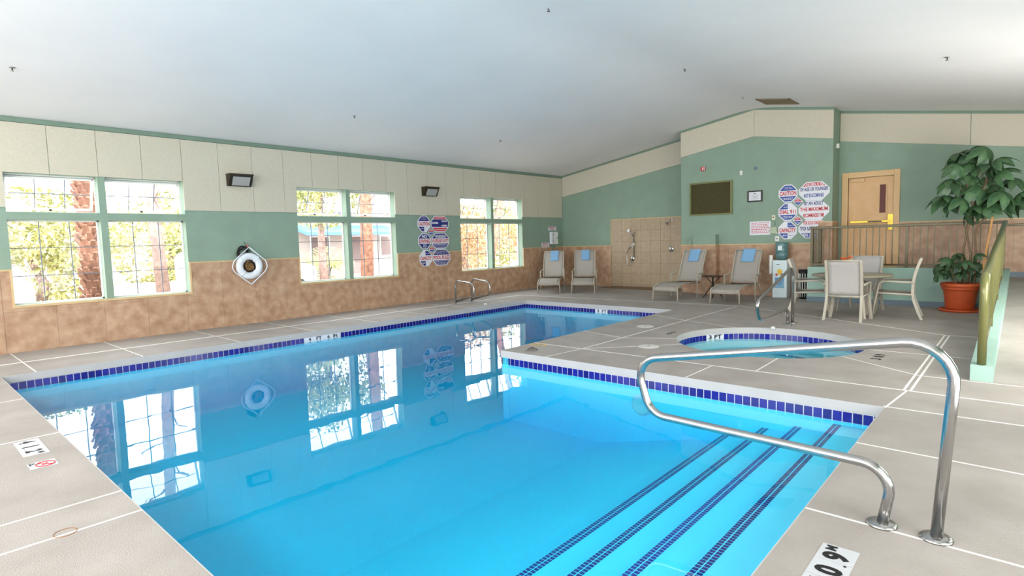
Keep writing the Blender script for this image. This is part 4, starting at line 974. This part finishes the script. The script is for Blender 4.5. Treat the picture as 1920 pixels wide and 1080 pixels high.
o = empty('shower_elbow', (-8.56, ys, 1.16), label='small chrome hose elbow left of the slide bar', cat='hose outlet'); MB().tube(fillet([(.08, 0, .02), (.05, -.05, .02), (0, -.06, -.05)], .03, 4), .011, 10).build('elbow', 'chrome', o); MB().lathe([(.03, 0), (.03, -.008)], (.08, 0, .02), 18, 'y').build('collar', 'chrome', o)
o = empty('wall_shower', (-7.22, ys, 1.90), label='fixed chrome shower head high on the tan tiled wall', cat='shower head'); MB().tube(fillet([(0, 0, 0), (-.0, -.10, .0), (-.05, -.18, -.07)], .06, 5), .011, 10).build('arm', 'chrome', o); MB().lathe([(.03, 0), (.03, -.008)], (0, 0, 0), 18, 'y').build('collar', 'chrome', o)
h = MB().lathe([(.018, .03), (.025, .01), (.055, -.02), (.055, -.035)], seg=20).build('head', 'chrome', o); h.location = (-.06, -.195, -.09); h.rotation_euler = (radians(-25), radians(25), 0)

# ------------------------------------------------------------------ ceiling things
o = empty('ceiling_vent', (-4.02, 13.05, zc(-4.02)), label='brown louvred return air grille on the ceiling near the ridge', cat='vent'); o.rotation_euler = (0, math.atan(.165), 0)
b = MB(); W2, D2 = .34, .33
b.box(-W2, W2, -D2, -D2 + .03, -.02, -.001); b.box(-W2, W2, D2 - .03, D2, -.02, -.001); b.box(-W2, -W2 + .03, -D2, D2, -.02, -.001); b.box(W2 - .03, W2, -D2, D2, -.02, -.001); b.build('frame', 'ventm', o)
MB().box(-W2 + .03, W2 - .03, -D2 + .03, D2 - .03, -.004, -.001).build('backing', 'bronze', o)
for k in range(11): yy = -D2 + .06 + k * .054; MB().box(-W2 + .03, W2 - .03, yy - .012, yy + .012, -.016, -.008).build('slat', 'ventm', o)
for i, (x, y, lb) in enumerate([(-4.54, 5.87, 'small ceiling sprinkler nearest the top edge of the photo'), (-8.96, 5.90, 'small ceiling sprinkler above the middle window'), (-8.98, 9.72, 'small ceiling sprinkler above the right window'), (-4.48, 9.59, 'small ceiling sprinkler at mid ceiling near the ridge'), (-4.53, 12.45, 'small ceiling sprinkler beside the brown vent'), (-.86, 9.72, 'small ceiling sprinkler above the plant side'), (-9.2, 1.3, 'small ceiling sprinkler above the left window')]):
    o = empty('sprinkler', (x, y, zc(x)), label=lb, cat='sprinkler', group='ceiling sprinklers')
    MB().lathe([(.03, -.001), (.03, -.006), (.012, -.01)], seg=16).build('escutcheon', 'chrome', o); MB().lathe([(.008, -.008), (.008, -.035), (.02, -.038), (.02, -.042)], seg=12).build('head', 'chrome', o)

# ------------------------------------------------------------------ outside the windows
GZ = -.25
MB().box(-90, XW - .2, -30, 90, GZ - .3, GZ).build('ground', 'ground', kind='structure')
def blob_foliage(name, R_, n_, size, seed, m):
    random.seed(seed); b = MB()
    for _ in range(n_):
        a = random.uniform(0, 2 * pi); c_ = random.uniform(-1, 1); q = (random.random() ** .45); s_ = sqrt(1 - c_ * c_)
        p = Vector((R_[0] * q * s_ * cos(a), R_[1] * q * s_ * sin(a), R_[2] * q * c_))
        if sin(p.x * 3.1 + seed) + sin(p.y * 2.7) + sin(p.z * 3.3 + 1) < -.5: continue
        d1 = Vector((random.gauss(0, 1), random.gauss(0, 1), random.gauss(0, 1))).normalized(); d2 = d1.orthogonal().normalized(); z_ = size * random.uniform(.6, 1.4)
        v = [b.bm.verts.new(p + d1 * z_), b.bm.verts.new(p + d2 * z_ * .45), b.bm.verts.new(p - d1 * z_), b.bm.verts.new(p - d2 * z_ * .45)]; b.bm.faces.new(v)
    o = b.build(name, m, recalc=False); me = o.data; bpy.data.objects.remove(o); return me
F1 = blob_foliage('foliage', (2.2, 2.2, 1.8), 7000, .085, 1, 'foliage'); F2 = blob_foliage('foliage', (1.8, 1.8, 1.5), 5500, .08, 2, 'foliage2')
TR = [(-23, 3.4, 1.5, 1, 'light-leaved tree behind the palm, left half of the left window', 1.1), (-26, 8.2, 1.7, 1, 'light-leaved tree filling the right half of the left window', 1.15), (-36, 11.0, 2.6, 1, 'distant pale tree at the left edge of the middle window', 1.7),
      (-19.5, 11.2, 3.6, 1, 'tree hanging over the top of the middle window', .9), (-19, 18.2, 1.5, 2, 'reddish tree with a leaning trunk in the right window', 1.1), (-17.0, 21.2, 1.6, 2, 'reddish shrubby tree at the right edge of the right window', 1.0), (-27, 27.5, 2.2, 1, 'distant green tree beyond the right window', 1.5), (-40, 22, 5.0, 1, 'distant tall tree behind the blue awning building', 1.6)]
for i, (x, y, h, k, lb, sc) in enumerate(TR):
    o = empty('tree', (x, y, GZ), label=lb, cat='tree', group='trees outside the windows'); random.seed(i)
    MB().tube([(0, 0, 0), (random.uniform(-.2, .2), random.uniform(-.2, .2), h * .5), (random.uniform(-.3, .3), random.uniform(-.3, .3), h)], .14, 10, rs=[.17, .13, .09]).build('trunk', 'bark2', o)
    link_mesh('foliage', F1 if k == 1 else F2, o, (0, 0, h + .3), (0, 0, i), (sc, sc, sc))
for i, (x, y, z, sc) in enumerate([(-14.6, 4.55, -.45, .34), (-24.5, 14.2, .2, .6)]):
    o = empty('bush', (x, y, GZ), label='sunlit bush %s' % ('low in the right half of the left window', 'in front of the blue awning building')[i], cat='bush', group='bushes outside the windows')
    link_mesh('foliage', F1, o, (0, 0, z + 1.0 * sc), (0, 0, i * 2), (sc, sc, sc * .8)); b = MB()
    for k in range(5): b.tube([(0, 0, 0), (.4 * cos(k * 1.26) * sc, .4 * sin(k * 1.26) * sc, z + .8 * sc)], .03, 6)
    b.build('stems', 'bark2', o)
def palm(x, y, r, h, lb, rings=30, per=9):
    o = empty('palm_tree', (x, y, GZ), label=lb, cat='palm tree'); random.seed(int(y * 10))
    MB().lathe([(r * 1.2, 0), (r, .4), (r * .95, h)], seg=20).build('trunk', 'bark', o)
    b = MB(); b.prism([(-.07, 0, 0), (.07, 0, 0), (.035, -.09, .17), (-.035, -.09, .17)], (0, .03, .02)); q = b.build('boot', 'bark'); me = q.data; bpy.data.objects.remove(q)
    for i in range(rings):
        z_ = .15 + i * .135
        for k in range(per):
            a = 2 * pi * (k + .5 * (i % 2)) / per + random.uniform(-.12, .12)
            if cos(a) < -.35: continue
            link_mesh('boot', me, o, (r * .96 * cos(a), r * .96 * sin(a), z_ + random.uniform(-.03, .03)), (random.uniform(-.2, .2), 0, a + pi / 2 + random.uniform(-.2, .2)))
    fb = MB(); 
    for k in range(16):
        a = 2 * pi * k / 16; d = Vector((cos(a), sin(a), 0)); sd = Vector((-sin(a), cos(a), 0))
        for j in range(12):
            t_ = .2 + j * .07; c0 = d * 2.0 * t_ + Vector((0, 0, .9 * t_ - 1.5 * t_ * t_)); 
            for s_ in (-1, 1): fb.bm.faces.new([fb.bm.verts.new(v) for v in (c0, c0 + d * .12 + sd * s_ * .02, c0 + d * .25 + sd * s_ * .32 - Vector((0, 0, .12)), c0 + d * .05 + sd * s_ * .05)])
    f_ = fb.build('fronds', 'foliage', o, recalc=False); f_.location = (0, 0, h)
palm(-13.9, 2.93, .185, 5.2, 'stout palm tree with rough brown boots outside the left window')
def slim(name, x, y, r, h, lean, lb, m='bark'):
    o = empty(name, (x, y, GZ), label=lb, cat='tree'); MB().tube([(0, 0, 0), (lean[0] * .5, lean[1] * .5, h * .5), (lean[0], lean[1], h)], r, 12, rs=[r * 1.15, r, r * .85]).build('trunk', m, o)
    b = MB()
    for k in range(6): z_ = h * (.5 + .08 * k); a = k * 2.1; t_ = z_ / h; b.tube([(lean[0] * t_, lean[1] * t_, z_), (lean[0] * t_ + .7 * cos(a), lean[1] * t_ + .7 * sin(a), z_ + .35)], .02, 6)
    b.build('branches', m, o); return o
slim('pine_tree', -16, 10.72, .19, 6, (.1, .1), 'straight reddish pine trunk in the middle window')
slim('pine_tree', -18.2, 5.45, .16, 6, (-.1, -.25), 'thin dark trunk in the right half of the left window', 'bark2')
slim('pine_tree', -15.0, 15.3, .13, 5, (.2, 1.1), 'reddish leaning trunk in the right window')
# hedge, low wall, vehicles and buildings outside
o = tag(MB().box(-20.2, -20, 5.0, 6.6, GZ, .45).build('low_wall', 'stucco'), 'low white garden wall seen through the left window', 'wall')
me = blob_foliage('hedge', (.5, 1.2, .5), 2500, .05, 9, 'foliage'); o = bpy.data.objects.new('hedge', me); COL.objects.link(o); o.location = (-21, 6.9, .35); tag(o, 'clipped green hedge behind the low white wall outside', 'hedge', kind='stuff')
def van(x, y, rz, lb, L_=4.2, H_=1.9):
    o = empty('van', (x, y, GZ), rz, label=lb, cat='vehicle')
    pr = fillet([(-L_ / 2, -.9, .4), (-L_ / 2, -.9, H_), (L_ * .2, -.9, H_), (L_ * .36, -.9, 1.15), (L_ / 2, -.9, 1.0), (L_ / 2, -.9, .4)], [.25, .4, .2, .15], 4)
    MB().prism(pr, (0, 1.8, 0)).build('body', 'white', o); b = MB()
    b.box(-L_ * .4, -.05 * L_, -.91, .91, 1.15, 1.6, .03); b.box(.0, L_ * .22, -.91, .91, 1.15, 1.6, .03); b.build('windows', 'darkopen', o)
    for xx in (-L_ * .32, L_ * .32):
        for yy in (-.85, .85): MB().lathe([(.32, -.1), (.32, .1)], (xx, yy, .32), 20, 'y').build('wheel', 'black', o)
van(-19.0, 8.2, pi / 2, 'white van parked at the right edge of the left window', 3.8, 1.6); van(-17, .6, pi / 2, 'white van with rounded roof at the left edge of the left window', 3.4, 2.0)
def house(x, y, w_, d_, h_, lb, awn=True):
    o = empty('house', (x, y, GZ), label=lb, cat='building')
    MB().box(-d_, 0, -w_ / 2, w_ / 2, 0, h_).build('walls', 'stucco', o); MB().prism([(-d_ - .4, -w_ / 2 - .4, h_), (.5, -w_ / 2 - .4, h_), (-d_ / 2, -w_ / 2 - .4, h_ + 1.1)], (0, w_ + .8, 0)).build('roof', 'stucco', o)
    k = 0; yy = -w_ / 2 + 1
    while yy < w_ / 2 - 1.2:
        f_ = MB().box(0, .06, yy, yy + 1.1, .1 if k % 2 else 1.0, 2.2).build('window_frame', 'white', o); MB().box(.04, .08, yy + .08, yy + 1.02, .15 if k % 2 else 1.08, 2.12).build('pane', 'darkopen', f_); yy += 2.1; k += 1
    if awn: MB().prism([(0, -w_ / 2, 2.75), (1.6, -w_ / 2, 2.35), (1.6, -w_ / 2, 2.2), (0, -w_ / 2, 2.6)], (0, w_ * .62, 0)).build('awning', 'awning', o)
house(-27, 18.3, 9, 5, 3.4, 'white building with a blue awning seen through the middle window')
house(-34, 3.0, 10, 5, 3.2, 'pale distant building seen through the left window', False)
house(-30, 36, 12, 5, 3.2, 'pale distant building seen through the right window', False)
